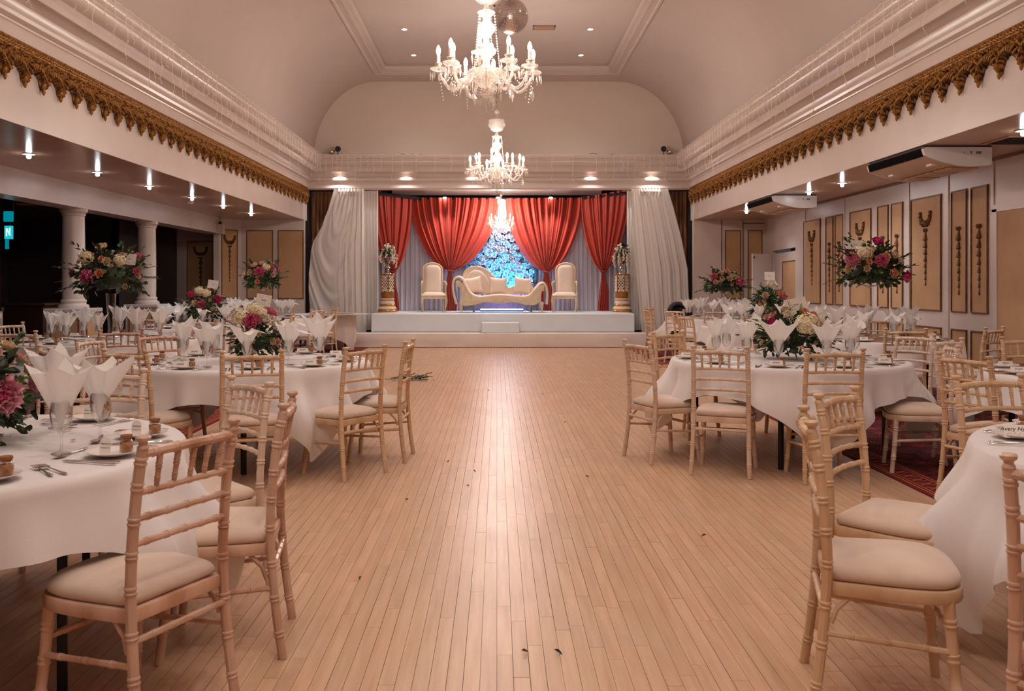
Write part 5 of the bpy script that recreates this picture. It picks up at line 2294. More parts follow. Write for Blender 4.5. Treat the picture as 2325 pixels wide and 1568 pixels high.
def make_chair(wood, kind):
    """origin on the floor under the mid point of the back posts; faces +Y"""
    W = .190
    t = thing('chiavari_chair', 'x', 'chair', (0, 0, 0))
    HB = .90
    for s in (-1, 1):
        mb = MB()
        path = curve3([(s * (W + .012), -.045, 0), (s * (W + .004), -.018, .20), (s * W, 0.0, .44), (s * W, -.006, .60), (s * (W - .002), -.022, .76), (s * (W - .002), -.045, HB - .015)], 4)
        bamboo(mb, path, .0165, [.10, .245, .385, .53, .645, .755, .87, .955], 9)
        # finial
        T = Matrix.Translation((s * (W - .002), -.047, HB - .018))
        mb.lathe([(.0165, 0), (.0165, .006), (.012, .012), (.013, .018), (.021, .024), (.022, .032), (.018, .037), (.0, .039)], 10, T)
        mb.build('back_post', wood, t)
        # front leg
        mb = MB()
        bamboo(mb, curve3([(s * .176, .352, .39), (s * .182, .364, .22), (s * .196, .385, 0)], 3), .0185, [.20, .47, .73], 9, .86)
        mb.build('front_leg', wood, t)
        # side stretcher
        mb = MB()
        bamboo(mb, [(s * (W + .004), -.014, .255), (s * .186, .372, .225)], .010, [.22, .5, .78], 7)
        mb.build('stretcher', wood, t)
        # corner brace under the seat
        mb = MB()
        mb.sweep([(s * W, .012, .285), (s * (W - .004), .03, .33), (s * (W - .01), .075, .374)], [.009, .008, .009], 6)
        mb.build('corner_brace', wood, t)
    for (yb_, yf, z, x0, x1) in ((-.010, -.010, .325, -W, W), (.362, .362, .275, -.182, .182)):
        mb = MB()
        bamboo(mb, [(x0, yb_, z), (x1, yf, z)], .0105, [.2, .4, .6, .8], 7)
        mb.build('stretcher', wood, t)

    def railp(z, yoff, bow):
        return curve3([(-W, yoff, z), (-W * .5, yoff - bow, z + .004), (0, yoff - bow * 1.3, z + .006), (W * .5, yoff - bow, z + .004), (W, yoff, z)], 3)
    for (z, yo, r, bow) in ((.866, -.038, .0145, .018), (.752, -.021, .0105, .014), (.676, -.014, .0105, .012), (.602, -.007, .0105, .010)):
        mb = MB()
        bamboo(mb, railp(z, yo, bow), r, [.12, .31, .5, .69, .88], 8)
        mb.build('back_rail', wood, t)
    for i in range(5):
        x = (i - 2) * .062
        bw = (1 - (x / W) ** 2)
        mb = MB()
        bamboo(mb, [(x * 1.03, -.038 - .022 * bw, .858), (x, -.021 - .017 * bw, .755)], .0098, [.32, .72], 7, .72)
        mb.build('spindle', wood, t)
    # seat ring: trapezoid with rounded front
    out = []
    pr = [(-W + .012, .0), (-W + .0, .03), (-.207, .17), (-.212, .27), (-.198, .345), (-.150, .393), (-.07, .410), (.07, .410), (.150, .393), (.198, .345), (.212, .27), (.207, .17), (W, .03), (W - .012, .0)]
    pc = curve3([(x, y, 0) for x, y in pr], 3)
    n = len(pc)
    cx_, cy_ = 0, .2
    mb = MB()
    vs = []
    for p in pc:
        dx, dy = p.x - cx_, p.y - cy_
        L = math.hypot(dx, dy)
        ix, iy = p.x - dx / L * .045, p.y - dy / L * .045
        vs += [(p.x, p.y, .414), (p.x + dx / L * .003, p.y + dy / L * .003, .420), (p.x + dx / L * .003, p.y + dy / L * .003, .448), (p.x, p.y, .454), (ix, iy, .454), (ix, iy, .414)]
    fs = []
    for i in range(n):
        j = (i + 1) % n
        for k in range(6):
            k2 = (k + 1) % 6
            fs.append((i * 6 + k, j * 6 + k, j * 6 + k2, i * 6 + k2))
    mb.add(vs, fs)
    so_ = mb.build('seat_frame', wood, t, True, 35)
    so_.location.z = -.042
    # puffed cushion
    mb = MB()
    levels = [(.88, .452), (.95, .455), (.99, .462), (1.005, .471), (.995, .482), (.96, .493), (.90, .502), (.80, .511), (.64, .518), (.42, .522), (.2, .523)]
    vs = []
    for (k, z) in levels:
        for p in pc:
            x = p.x * .955 * k
            y = cy_ + .006 + (p.y - cy_) * .955 * k
            vs.append((x, y, z))
    fs = []
    for j in range(len(levels) - 1):
        for i in range(n):
            i2 = (i + 1) % n
            fs.append((j * n + i, j * n + i2, (j + 1) * n + i2, (j + 1) * n + i))
    fs.append(tuple((len(levels) - 1) * n + i for i in range(n)))
    fs.append(tuple(i for i in range(n - 1, -1, -1)))
    mb.add(vs, fs)
    so_ = mb.build('seat_cushion', M_['cushion'], t, True, 70)
    so_.location.z = -.042
    return t


PROTO = {'lime': make_chair(M_['lime'], 'lime'), 'honey': make_chair(M_['honey'], 'honey'), 'rose': make_chair(M_['rose'], 'rose')}
USED = set()
TONE = {'lime': 'limewashed chiavari chair', 'honey': 'honey toned chiavari chair', 'rose': 'pinkish rubbed chiavari chair'}

TABLES = {
    # key: (x, y, cloth rotation deg, name in labels)
    'L1': (-2.10, 3.33, -40, 'near left table'),
    'L2': (-1.93, 7.20, -4, 'second left table with cream hydrangeas'),
    'L3': (-4.20, 9.90, 20, 'left table with tall vase'),
    'L4': (-4.20, 13.2, 12, 'left table with pink low bouquet'),
    'L5': (-4.25, 16.6, 30, 'far left table with tall flowers'),
    'R1': (2.33, 7.35, 43, 'second right table with large bouquet'),
    'R0': (2.68, 3.20, 40, 'near right table at frame edge'),
    'R2': (4.25, 6.10, 10, 'right table by the wide door'),
    'R3': (4.12, 10.3, 25, 'right table with tall peony flowers'),
    'R4': (3.90, 13.3, 5, 'right table with the white card bouquet'),
    'R5': (3.98, 16.5, 30, 'far right table with tall flowers'),
}

CHAIRS = [
    # table, post-mid x, y, tone, explicit heading (deg from +Y, ccw) or None, where
    ('L1', -.97, 2.80, 'rose', None, 'closest to the camera with its back to it'),
    ('L1', -.845, 3.50, 'rose', None, 'seen side on at the table right side'),
    ('L1', -1.165, 4.16, 'lime', None, 'behind the side on chair'),
    ('L1', -2.00, 4.66, 'lime', None, 'behind the two big napkins'),
    ('L1', -3.05, 4.55, 'lime', None, 'on the far left side'),
    ('L2', -1.61, 6.03, 'honey', None, 'back towards the camera in front of the flowers'),
    ('L2', -2.44, 6.10, 'honey', None, 'front left, left of the flowers'),
    ('L2', -.955, 6.45, 'honey', None, 'at the front right corner by the dance floor'),
    ('L2', -.725, 7.12, 'honey', None, 'side on at the dance floor edge'),
    ('L2', -3.08, 6.35, 'lime', None, 'at its left front side'),
    ('L2', -3.22, 7.35, 'lime', None, 'at its left side'),
    ('L2', -2.95, 8.05, 'rose', None, 'at its left rear side'),
    ('L2', -2.20, 8.48, 'rose', None, 'at the rear behind the bouquet'),
    ('L3', -4.42, 8.50, 'lime', None, 'at its front, left frame edge'),
    ('L3', -3.58, 8.72, 'rose', None, 'at its front right'),
    ('L3', -5.38, 10.2, 'lime', None, 'at its left side by the dark room'),
    ('L3', -3.00, 10.3, 'rose', None, 'at its right side'),
    ('L3', -3.55, 11.05, 'rose', None, 'at its rear right'),
    ('L4', -5.25, 12.7, 'honey', None, 'at its left side'),
    ('L4', -3.02, 13.35, 'honey', None, 'at its right side'),
    ('L4', -3.45, 12.2, 'rose', None, 'at its front right'),
    ('L4', -4.55, 11.98, 'rose', None, 'at its front left'),
    ('L4', -3.75, 14.4, 'honey', None, 'at its rear'),
    ('L5', -3.18, 16.1, 'lime', None, 'at its front right'),
    ('L5', -3.06, 17.1, 'honey', None, 'side on at its right'),
    ('L5', -3.9, 15.4, 'lime', None, 'at its front'),
    ('L5', -4.9, 15.55, 'lime', None, 'at its front left'),
    ('R1', 1.58, 6.46, 'lime', -22, 'front left of the pair facing it'),
    ('R1', 2.28, 6.22, 'honey', 0, 'front right of the pair facing it'),
    ('R1', 1.12, 7.05, 'lime', -68, 'at its left corner by the dance floor'),
    ('R1', 1.60, 8.36, 'honey', None, 'at its rear left side'),
    ('R1', 3.24, 6.62, 'lime', 75, 'on the carpet at its right front'),
    ('R1', 3.60, 7.95, 'lime', None, 'at its right rear'),
    ('R1', 2.75, 8.62, 'rose', None, 'at its rear behind the bouquet'),
    ('R0', 1.09, 3.07, 'honey', -105, 'closest chair with big pale seat'),
    ('R0', 1.43, 3.72, 'honey', -132, 'second chair just behind the closest one'),
    ('R0', 1.46, 2.22, 'rose', None, 'cut off by the bottom right corner'),
    ('R0', 2.37, 4.34, 'honey', None, 'behind the name card plates'),
    ('R2', 2.90, 5.62, 'honey', None, 'side on at its left'),
    ('R2', 3.35, 5.00, 'honey', None, 'at its front left'),
    ('R2', 3.58, 7.18, 'lime', None, 'at its rear left'),
    ('R2', 4.30, 7.40, 'honey', None, 'at its rear by the wide door'),
    ('R3', 3.98, 8.95, 'honey', None, 'at its front'),
    ('R3', 4.95, 9.20, 'honey', None, 'at its front right by the wall'),
    ('R3', 2.90, 9.85, 'rose', None, 'at its left side'),
    ('R3', 4.85, 11.45, 'honey', None, 'at its rear right'),
    ('R4', 2.68, 12.85, 'honey', None, 'at its left front'),
    ('R4', 2.72, 13.75, 'honey', None, 'at its left rear'),
    ('R4', 3.45, 12.08, 'lime', None, 'at its front'),
    ('R4', 5.05, 13.0, 'lime', None, 'at its right by the wall'),
    ('R5', 2.72, 16.35, 'honey', None, 'at its left side'),
    ('R5', 3.05, 15.6, 'lime', None, 'at its front left'),
    ('R5', 3.65, 15.25, 'lime', None, 'at its front'),
    ('R5', 2.90, 17.2, 'honey', None, 'at its left rear'),
    ('R5', 4.5, 15.28, 'lime', None, 'at its front right'),
]
KEYWORD = {'L1': 'near left table', 'L2': 'second left table', 'L3': 'tall vase left table', 'L4': 'pink bouquet left table', 'L5': 'far left table',
           'R1': 'second right table', 'R0': 'near right table', 'R2': 'door side right table', 'R3': 'tall peony right table', 'R4': 'card bouquet right table', 'R5': 'far right table'}
for (tk, x, y, tone, head, where) in CHAIRS:
    tx, ty = TABLES[tk][0], TABLES[tk][1]
    if head is None:
        rz = math.atan2(ty - y, tx - x) - PI / 2
    else:
        rz = R(head)
    lab = '%s of the %s, %s' % (TONE[tone], KEYWORD[tk], where)
    lab = ' '.join(lab.split()[:16])
    if tone not in USED:
        USED.add(tone)
        o = PROTO[tone]
        o['label'] = lab
    else:
        o = copy_tree(PROTO[tone], None, lab)
    o['group'] = 'chairs around the %s' % KEYWORD[tk]
    place(o, (x, y, .006 if abs(x) > 2.75 else 0), rz)

# ------------------------------------------------------------------ tables and cloths
M_['tabletop'] = mat('plywood table top', (150, 112, 80), rough=.6)


def make_table():
    t = thing('banquet_table', 'x', 'table')
    mb = MB()
    mb.lathe([(.0, .715), (.90, .715), (.905, .72), (.905, .738), (.90, .742), (.0, .742)], 48)
    mb.build('tabletop', M_['tabletop'], t)
    for sx in (-1, 1):
        for sy in (-1, 1):
            mb = MB()
            mb.bbox(sx * .52 - .016, sx * .52 + .016, sy * .50 - .016, sy * .50 + .016, 0, .715, .003)
            mb.build('leg', M_['blackgloss'], t, smooth=False)
        mb = MB()
        mb.bbox(sx * .52 - .012, sx * .52 + .012, -.5, .5, .62, .65, .003)
        mb.build('leg_brace', M_['blackgloss'], t, smooth=False)
    return t


def cloth_mesh(rot, seed, Rr=.915, half=1.13, top=.748, nfold=17, spread=1.0):
    r = random.Random(seed)
    ph = [r.uniform(0, 6.28) for _ in range(8)]
    NA = 200
    NV = 16
    mb = MB()
    vs = []
    fs = []
    rings = [0.0001, .2, .45, .7, .86, Rr - .008]
    for rad in rings:
        for i in range(NA):
            a_ = 2 * PI * i / NA
            z = top + .0015 * noise.noise(Vector((rad * 4 * math.cos(a_), rad * 4 * math.sin(a_), seed)))
            vs.append((rad * math.cos(a_), rad * math.sin(a_), z))
    for j in range(1, NV + 1):
        v = j / NV
        for i in range(NA):
            a_ = 2 * PI * i / NA
            b_ = a_ - R(rot)
            ext = half / max(abs(math.cos(b_)), abs(math.sin(b_)))
            # round the cloth corner a little
            drop = max(.12, min(ext, half * 1.39) - Rr)
            d = drop * v
            cor = abs(math.sin(2 * b_)) ** 3          # 1 at the corners
            f = math.sin(nfold * a_ + ph[0] + .8 * math.sin(3 * a_ + ph[1])) + .5 * math.sin((nfold * 2 - 3) * a_ + ph[2])
            g = math.sin(8 * b_ + PI / 2 * 0 + ph[3] * .2)
            amp = .12 * spread * smoothstep(0, .35, d)
            lean = .020 + .10 * spread * cor * smoothstep(0, .5, d) * (1 - .6 * smoothstep(.3, .75, d))
            rad = Rr + min(1, d / .02) * .010 + lean * smoothstep(0, .3, d) + amp * (.5 + .5 * f) * (.5 + .5 * cor) - .05 * cor * smoothstep(.35, .8, d)
            # flat facets beside each corner cone
            rad += .03 * smoothstep(0, .3, d) * math.sin(2 * b_ * 2 + ph[4] * .1)
            zz = top - d + .004 * math.sin(a_ * 9)
            if j == 1:
                zz = top - .012
                rad = Rr + .004
            vs.append((rad * math.cos(a_), rad * math.sin(a_), max(.03, zz)))
    nr = len(rings) + NV
    for j in range(nr - 1):
        for i in range(NA):
            i2 = (i + 1) % NA
            fs.append((j * NA + i, j * NA + i2, (j + 1) * NA + i2, (j + 1) * NA + i))
    fs.append(tuple(range(NA - 1, -1, -1)))
    mb.add(vs, fs)
    return mb.mesh('tablecloth', M_['linen'], True, 180)


TPROTO = make_table()
first = True
for i, (k, (x, y, rot, nm)) in enumerate(TABLES.items()):
    lab = 'round folding banquet table with black legs, %s' % nm
    if first:
        o = TPROTO
        o['label'] = lab
        first = False
    else:
        o = copy_tree(TPROTO, None, lab)
    o['group'] = 'round banquet tables'
    place(o, (x, y, .006 if abs(x) > 3 else 0.001), R(20 + 37 * i))
    c = link('tablecloth', cloth_mesh(rot, i + 1), None, (x, y, 0))
    tag(c, 'white square linen cloth draped over the %s' % nm, 'tablecloth', 'white tablecloths')

# small cake table with cloth to the floor
t = thing('side_table', 'small round side table under a long cloth by the left stage swag', 'table', (-3.38, 18.5, 0.006))
mb = MB()
mb.lathe([(.0, .72), (.5, .72), (.5, .745), (.0, .745)], 32)
mb.build('tabletop', M_['tabletop'], t)
for a_ in range(4):
    mb = MB()
    aa = PI / 2 * a_ + .5
    mb.bbox(.33 * math.cos(aa) - .015, .33 * math.cos(aa) + .015, .33 * math.sin(aa) - .015, .33 * math.sin(aa) + .015, 0, .72, .003)
    mb.build('leg', M_['blackgloss'], t, smooth=False)
c = link('tablecloth', cloth_mesh(20, 31, .51, 1.0, .75, 13, .35), None, (-3.38, 18.5, 0))
tag(c, 'white cloth hanging long over the small side table near the stage swag', 'tablecloth', 'white tablecloths')

# ------------------------------------------------------------------ table ware prototypes
def m_plate():
    mb = MB()
    mb.lathe([(.0, .003), (.045, .003), (.055, .006), (.085, .016), (.093, .019), (.094, .0205), (.091, .021), (.080, .017), (.058, .010), (.05, .0075), (.0, .0075)], 36)
    return mb.mesh('side_plate', mat('white china', (228, 216, 210), rough=.15), True, 50)


def m_glass():
    mb = MB()
    mb.lathe([(.0, .0), (.034, .0), (.035, .0015), (.03, .004), (.008, .009), (.0045, .016), (.0042, .06), (.006, .070), (.014, .078), (.026, .092), (.034, .110), (.0375, .135), (.037, .16), (.034, .185), (.0325, .185),
              (.0355, .16), (.036, .135), (.0325, .112), (.025, .095), (.010, .080), (.0, .076)], 24)
    return mb.mesh('wine_glass', M_['glass'], True, 60)


def m_napkin(seed):
    """square paper napkin pushed by its centre into the glass: a folded cone with four points"""
    r = random.Random(seed)
    ph = [r.uniform(0, 6.28) for _ in range(6)]
    N = 28
    mb = MB()
    half = r.uniform(.185, .205)
    wide = r.uniform(.36, .48)
    lim = [r.uniform(.85, 1.1) for _ in range(4)]
    droop = [1.0 if r.random() < .22 else 0.0 for _ in range(4)]
    flat = r.uniform(.45, .7)

    def fn(u, v):
        x = (u - .5) * 2
        y = (v - .5) * 2
        a_ = math.atan2(y, x)
        s = (math.hypot(x, y) * .62 + max(abs(x), abs(y)) * .42) * half * 1.08
        tw = PI / 4
        k = int(((a_ + PI) / (PI / 2))) % 4
        cc = max(0.0, math.cos(2 * (a_ - PI / 4 - PI / 2 * round((a_ - PI / 4) / (PI / 2)))))
        t = smoothstep(.05, .10, s)
        rad = .004 + .22 * min(s, .09) + wide * max(0, s - .075) * lim[k]
        fold = 1 + t * (.16 * math.cos(4 * a_ + PI) + .09 * math.sin(5 * a_ + ph[0]) + .05 * math.sin(11 * a_ + ph[1] + s * 9))
        rad *= fold
        z = .080 + min(s, .09) * .95 + max(0, s - .09) * .88
        d = droop[k] * smoothstep(.17, .28, s) * cc
        z -= .10 * d
        rad += .035 * d
        z += .006 * math.sin(5 * a_ + ph[2]) * t
        return (rad * math.cos(a_ + tw) * 1.1, rad * math.sin(a_ + tw) * lerp(1, flat * 1.2, t), z)
    mb.grid(fn, N, N)
    return mb.mesh('paper_napkin', M_['napkin'], True, 180)


def m_knife():
    mb = MB()
    mb.sweep([(0, -.105, .004), (0, -.095, .004), (0, -.04, .004), (0, -.005, .004)], [.003, .0065, .0055, .0035], 8, flat=.5)
    mb.prism([(-.002, 0), (.007, 0.0), (.0085, .05), (.006, .095), (-.001, .108), (-.0035, .06)], .003, .0045)
    return mb.mesh('knife', M_['chrome'], True, 50)


def m_fork():
    mb = MB()
    mb.sweep([(0, -.10, .003), (0, -.085, .004), (0, -.03, .005), (0, .02, .007), (0, .035, .008)], [.003, .0075, .004, .0028, .004], 8, flat=.4)
    mb.prism([(-.004, .033), (.004, .033), (.0115, .045), (.0115, .06), (-.0115, .06), (-.0115, .045)], .006, .008)
    for k in range(4):
        x = -.0102 + k * .0068
        mb.sweep([(x, .058, .007), (x, .085, .009), (x, .102, .006)], [.0016, .0015, .0008], 5)
    return mb.mesh('fork', M_['chrome'], True, 50)


def m_spoon():
    mb = MB()
    mb.sweep([(0, -.10, .003), (0, -.085, .004), (0, -.03, .005), (0, .03, .006), (0, .045, .006)], [.003, .007, .004, .0028, .004], 8, flat=.4)
    mb.grid(lambda u, v: (.0195 * math.sin(PI * v) ** .8 * math.cos(2 * PI * u) if False else .019 * v * math.cos(2 * PI * u), .072 + .031 * v * math.sin(2 * PI * u), .0035 + .006 * v * v), 16, 5, closed_u=True)
    return mb.mesh('spoon', M_['chrome'], True, 60)


M_['cork'] = mat('cork', (150, 98, 62), rough=.8, var=(120, 74, 46), vscale=200)
M_['jarfill'] = mat('golden sweets', (196, 142, 92), rough=.5, var=(160, 104, 62), vscale=60, bump=.5, bscale=90)
M_['card'] = mat('white card', (232, 222, 212), rough=.6)
M_['ink'] = mat('black ink', (40, 34, 36), rough=.6)
M_['twine'] = mat('jute twine', (176, 128, 84), rough=.9)
M_['petalpink'] = mat('pale pink petals', (230, 180, 170), rough=.7)


def text_mesh(body, size, shear=.35):
    cu = bpy.data.curves.new('txt', 'FONT')
    cu.body = body
    cu.size = size
    cu.shear = shear
    cu.extrude = .0002
    cu.align_x = 'CENTER'
    cu.align_y = 'CENTER'
    cu.resolution_u = 2
    o = bpy.data.objects.new('txt', cu)
    C.objects.link(o)
    dg = bpy.context.evaluated_depsgraph_get()
    me = bpy.data.meshes.new_from_object(o.evaluated_get(dg))
    bpy.data.objects.remove(o)
    me.materials.clear()
    me.materials.append(M_['ink'])
    return me


def make_jar():
    t = thing('favour_jar', 'x', 'jar')
    mb = MB()
    mb.lathe([(.0, .0), (.019, .0), (.021, .002), (.0215, .03), (.020, .036), (.015, .041), (.015, .046), (.0165, .047)], 18, cap=False)
    mb.build('glass_body', M_['glass'], t)
    mb = MB()
    r = random.Random(4)
    mb.lathe([(.0, .002), (.0185, .002), (.0195, .006), (.0195, .029), (.016, .034), (.0, .035)], 14)
    for i in range(26):
        a_ = r.uniform(0, 6.28)
        c = Vector((.017 * math.cos(a_), .017 * math.sin(a_), r.uniform(.006, .031)))
        b_ = r.uniform(0, 6.28)
        mb.sweep([c + Vector((.003 * math.cos(b_ + q), .003 * math.sin(b_ + q), .004 * math.sin(q * 1.3))) for q in (0, 1, 2, 3, 4)], .0014, 4)
    mb.build('filling', M_['jarfill'], t)
    mb = MB()
    mb.lathe([(.0, .040), (.0135, .040), (.0145, .047), (.0185, .0475), (.019, .055), (.018, .057), (.0, .057)], 16)
    mb.build('cork_lid', M_['cork'], t)
    # twine bow and arched tag
    mb = MB()
    mb.sweep([(.0155 * math.cos(q * PI / 8), .0155 * math.sin(q * PI / 8), .0435) for q in range(17)], .0012, 5)
    mb.sweep([(0, -.016, .0435), (-.010, -.019, .050), (-.014, -.019, .044), (0, -.016, .0435), (.010, -.019, .050), (.014, -.019, .044), (0, -.016, .0435)], .001, 4)
    mb.build('twine_bow', M_['twine'], t)
    return t


def make_tag_card(word):
    t = None
    mb = MB()
    w_, h = .0155, .048
    poly = [(-w_, 0), (w_, 0), (w_, h * .72)] + [(w_ * math.cos(q), h * .72 + .014 * math.sin(q)) for q in (.5, 1.0, 1.57, 2.1, 2.6)] + [(-w_, h * .72)]
    M = Matrix.Rotation(R(-8), 4, 'X')
    mb.prism(poly, 0, .0006, M @ MY)
    return mb.mesh('favour_tag', M_['card'], False), M


def make_place_card(word):
    """folded tent card lettered on the camera-facing side (local -Y)"""
    mb = MB()
    L, hh, d = .036, .030, .020
    mb.add([(-L, -d, 0), (L, -d, 0), (L, 0, hh), (-L, 0, hh), (-L, d, 0), (L, d, 0)], [(0, 1, 2, 3), (3, 2, 5, 4), (0, 3, 4), (1, 5, 2)])
    me = mb.mesh('place_card', M_['card'], False)
    tx = text_mesh(word, .0145)
    # printed posy along the lower half
    deco = MB()
    r = random.Random(2)
    a_ = math.atan2(hh, d)
    M = Matrix.Translation((0, -d, 0)) @ Matrix.Rotation(a_, 4, 'X')
    for i in range(60):
        x, y = r.uniform(-L * .9, L * .9), r.uniform(.001, .014)
        q = r.uniform(.0007, .0014)
        deco.add([(x - q, y - q, .0003), (x + q, y - q, .0003), (x, y + q, .0003)], [(0, 1, 2)], M)
    de = deco.mesh('printed_posy', mat('grey floral print', (178, 160, 150), rough=.7), False)
    return me, tx, M, de


PLATE, GLASS = m_plate(), m_glass()
NAPS = [m_napkin(100 + i) for i in range(7)]
KNIFE, FORK, SPOON = m_knife(), m_fork(), m_spoon()
JAR = make_jar()
jar_used = [False]
CARDS = {}
for word in ('Avery Nyanabi', 'Malia', 'Jennifer', 'Sandra', 'Helen', 'Joseph'):
    CARDS[word] = make_place_card(word)
TAG, TAGM = make_tag_card('Thank you')
TAGTXT = text_mesh('Thank you', .0085)
TAGTX2 = text_mesh('for sharing our day', .0036, 0)
PETALS = []
for k in range(3):
    q = MB()
    q.grid(lambda u, v: (.016 * (u - .5) * (1 + .3 * math.sin(v * 3)), .02 * (v - .5), .002 + .005 * ((u - .5) ** 2 + (v - .5) ** 2) * 4), 4, 4)
    PETALS.append(q.mesh('petal', M_['petalpink'], True))

CLOCK = ['six', 'five', 'four', 'three', 'two', 'one', 'twelve', 'eleven', 'ten', 'nine', 'eight', 'seven']


def clock(ang):
    """ang in degrees, 0 = +X; camera side is six o'clock"""
    h = round(((ang + 90) % 360) / 30.0) % 12
    return ['six', 'five', 'four', 'three', 'two', 'one', 'twelve', 'eleven', 'ten', 'nine', 'eight', 'seven'][h]


TOP = .7505
SEAT_ANG = {
    'L1': [-42, -8, 20, 66, 102, 138, 176, 214, 250, 284],
    'R0': [152, 122, 92, 62, 32, -4, -38, -74, -110, -150],
}
GL_OVER = {('L1', 1): (-1.54, 3.24), ('L1', 2): (-1.52, 3.51)}
words_ = ['Malia', 'Jennifer', 'Sandra', 'Helen', 'Joseph']
ri = 0
for tk, (tx, ty, rot, nm) in TABLES.items():
    near = ty < 8
    mid = ty < 11
    key = KEYWORD[tk]
    angs = SEAT_ANG.get(tk, [(-90 + 36 * i + 14) for i in range(10)])
    used_clock = {}
    for si, ang in enumerate(angs):
        a_ = R(ang)
        ck = clock(ang)
        if ck in used_clock:
            # shift to the free neighbour so that each place has its own hour
            h = ['six', 'five', 'four', 'three', 'two', 'one', 'twelve', 'eleven', 'ten', 'nine', 'eight', 'seven']
            i0 = h.index(ck)
            for d_ in (1, -1, 2, -2):
                if h[(i0 + d_) % 12] not in used_clock:
                    ck = h[(i0 + d_) % 12]
                    break
        used_clock[ck] = 1
        ux, uy = math.cos(a_), math.sin(a_)
        vx, vy = -uy, ux                     # to the guest's right when looking inwards is -v
        rz = a_ + PI / 2 + rnd.uniform(-.12, .12)    # local +y points to the centre... (x right of guest)
        head = math.atan2(-uy, -ux) - PI / 2

        def pos(rad, side):
            return (tx + ux * rad + vx * side, ty + uy * rad + vy * side)
        pl = .765 + rnd.uniform(-.02, .02)
        px_, py_ = pos(pl, rnd.uniform(-.03, .03))
        off = tx + ux - 0
        # is this place inside the picture at all
        sx_ = 1128 + FPX * px_ / max(py_, .5)
        if not (-160 < sx_ < 2480) or py_ < 1.6:
            continue
        o = link('side_plate', PLATE, None, (px_, py_, TOP), (0, 0, 0))
        tag(o, "white side plate at %s o'clock on the %s" % (ck, key), 'plate', 'side plates on the %s' % key)
        # napkin in its glass
        gx, gy = GL_OVER.get((tk, si), pos(.53 + rnd.uniform(-.03, .03), rnd.uniform(-.05, .05)))
        if tk != 'R0' and not (tk == 'R1' and si in (4,)):
            o = link('wine_glass', GLASS, None, (gx, gy, TOP))
            tag(o, "stemmed glass holding a napkin at %s o'clock on the %s" % (ck, key), 'glass', 'stemmed glasses on the %s' % key)
            kk = rnd.randrange(7)
            sc = rnd.uniform(.92, 1.12)
            o = link('paper_napkin', NAPS[kk], None, (gx, gy, TOP + .004), (rnd.uniform(-.03, .03), rnd.uniform(-.03, .03), rnd.uniform(-.6, .6)))
            o.scale = (sc, sc, sc)
            tag(o, "white napkin opened like petals at %s o'clock on the %s" % (ck, key), 'napkin', 'opened napkins on the %s' % key)
        if mid:
            # jar on the plate
            jx, jy = px_ + .040, py_ + .022
            lab = "corked favour jar with twine at %s o'clock on the %s" % (ck, key)
            if not jar_used[0]:
                o = JAR
                o['label'] = lab
                jar_used[0] = True
            else:
                o = copy_tree(JAR, None, lab)
            o['group'] = 'favour jars on the %s' % key
            place(o, (jx, jy, TOP + .0105), rnd.uniform(-.5, .5))
            o.scale = (1.35, 1.35, 1.3) if tk == 'R0' else (1.08, 1.08, 1.05)
            # card or tag
            cx_, cy_ = px_ + ux * .03, py_ + uy * .03
            if tk == 'L1':
                o = link('favour_tag', TAG, None, (px_ - .012, py_ - .035, TOP + .0095), (0, 0, rnd.uniform(-.1, .1)))
                o.scale = (1.25, 1.25, 1.25)
                tag(o, "arched white thank you tag at %s o'clock on the %s" % (ck, key), 'tag', 'thank you tags on the near left table')
                q = link('tag_lettering', TAGTXT, o)
                q.matrix_local = TAGM @ Matrix.Translation((0, -.0008, .031)) @ Matrix.Rotation(R(90), 4, 'X') @ Matrix.Scale(.75, 4)
                q = link('tag_small_print', TAGTX2, o)
                q.matrix_local = TAGM @ Matrix.Translation((0, -.0008, .020)) @ Matrix.Rotation(R(90), 4, 'X') @ Matrix.Scale(.9, 4)
            else:
                wd_ = 'Avery Nyanabi' if (tk == 'R0' and si == 0) else words_[ri % 5]
                ri += 1
                me, tx_, Mc, de = CARDS[wd_]
                o = link('place_card', me, None, (px_ - .022, py_ - .035, TOP + .0115), (0, 0, rnd.uniform(-.15, .2)))
                if tk == 'R0' and si == 0:
                    o.rotation_euler = (0, 0, -.12)
                    o.scale = (1.6, 1.6, 1.5)
                else:
                    o.scale = (1.3, 1.3, 1.3)
                tag(o, "folded white name card at %s o'clock on the %s" % (ck, key), 'place card', 'name cards on the %s' % key)
                q = link('card_lettering', tx_, o)
                q.matrix_local = Mc @ Matrix.Translation((0, .024, .0005))
                q = link('printed_posy', de, o)
            # cutlery
            for (nm_, me, rad, side, dr) in (('knife', KNIFE, .76, -.135, 0), ('knife', KNIFE, .765, -.160, 1), ('fork', FORK, .75, .135, 0), ('fork', FORK, .755, .165, 1), ('spoon', SPOON, .60, .0, 0)):
                if not near and dr == 1:
                    continue
                x, y = pos(rad, side)
                hd = head + rnd.uniform(-.12, .12)
                if nm_ == 'spoon':
                    hd += PI / 2
                o = link(nm_, me, None, (x, y, TOP), (0, 0, hd))
                sd = {('knife', 0): 'inner', ('knife', 1): 'outer', ('fork', 0): 'inner', ('fork', 1): 'outer', ('spoon', 0): 'dessert'}[(nm_, dr)]
                tag(o, "steel %s %s of the %s o'clock place, %s" % (sd, nm_, ck, key), nm_, '%ss on the %s' % (nm_, key))

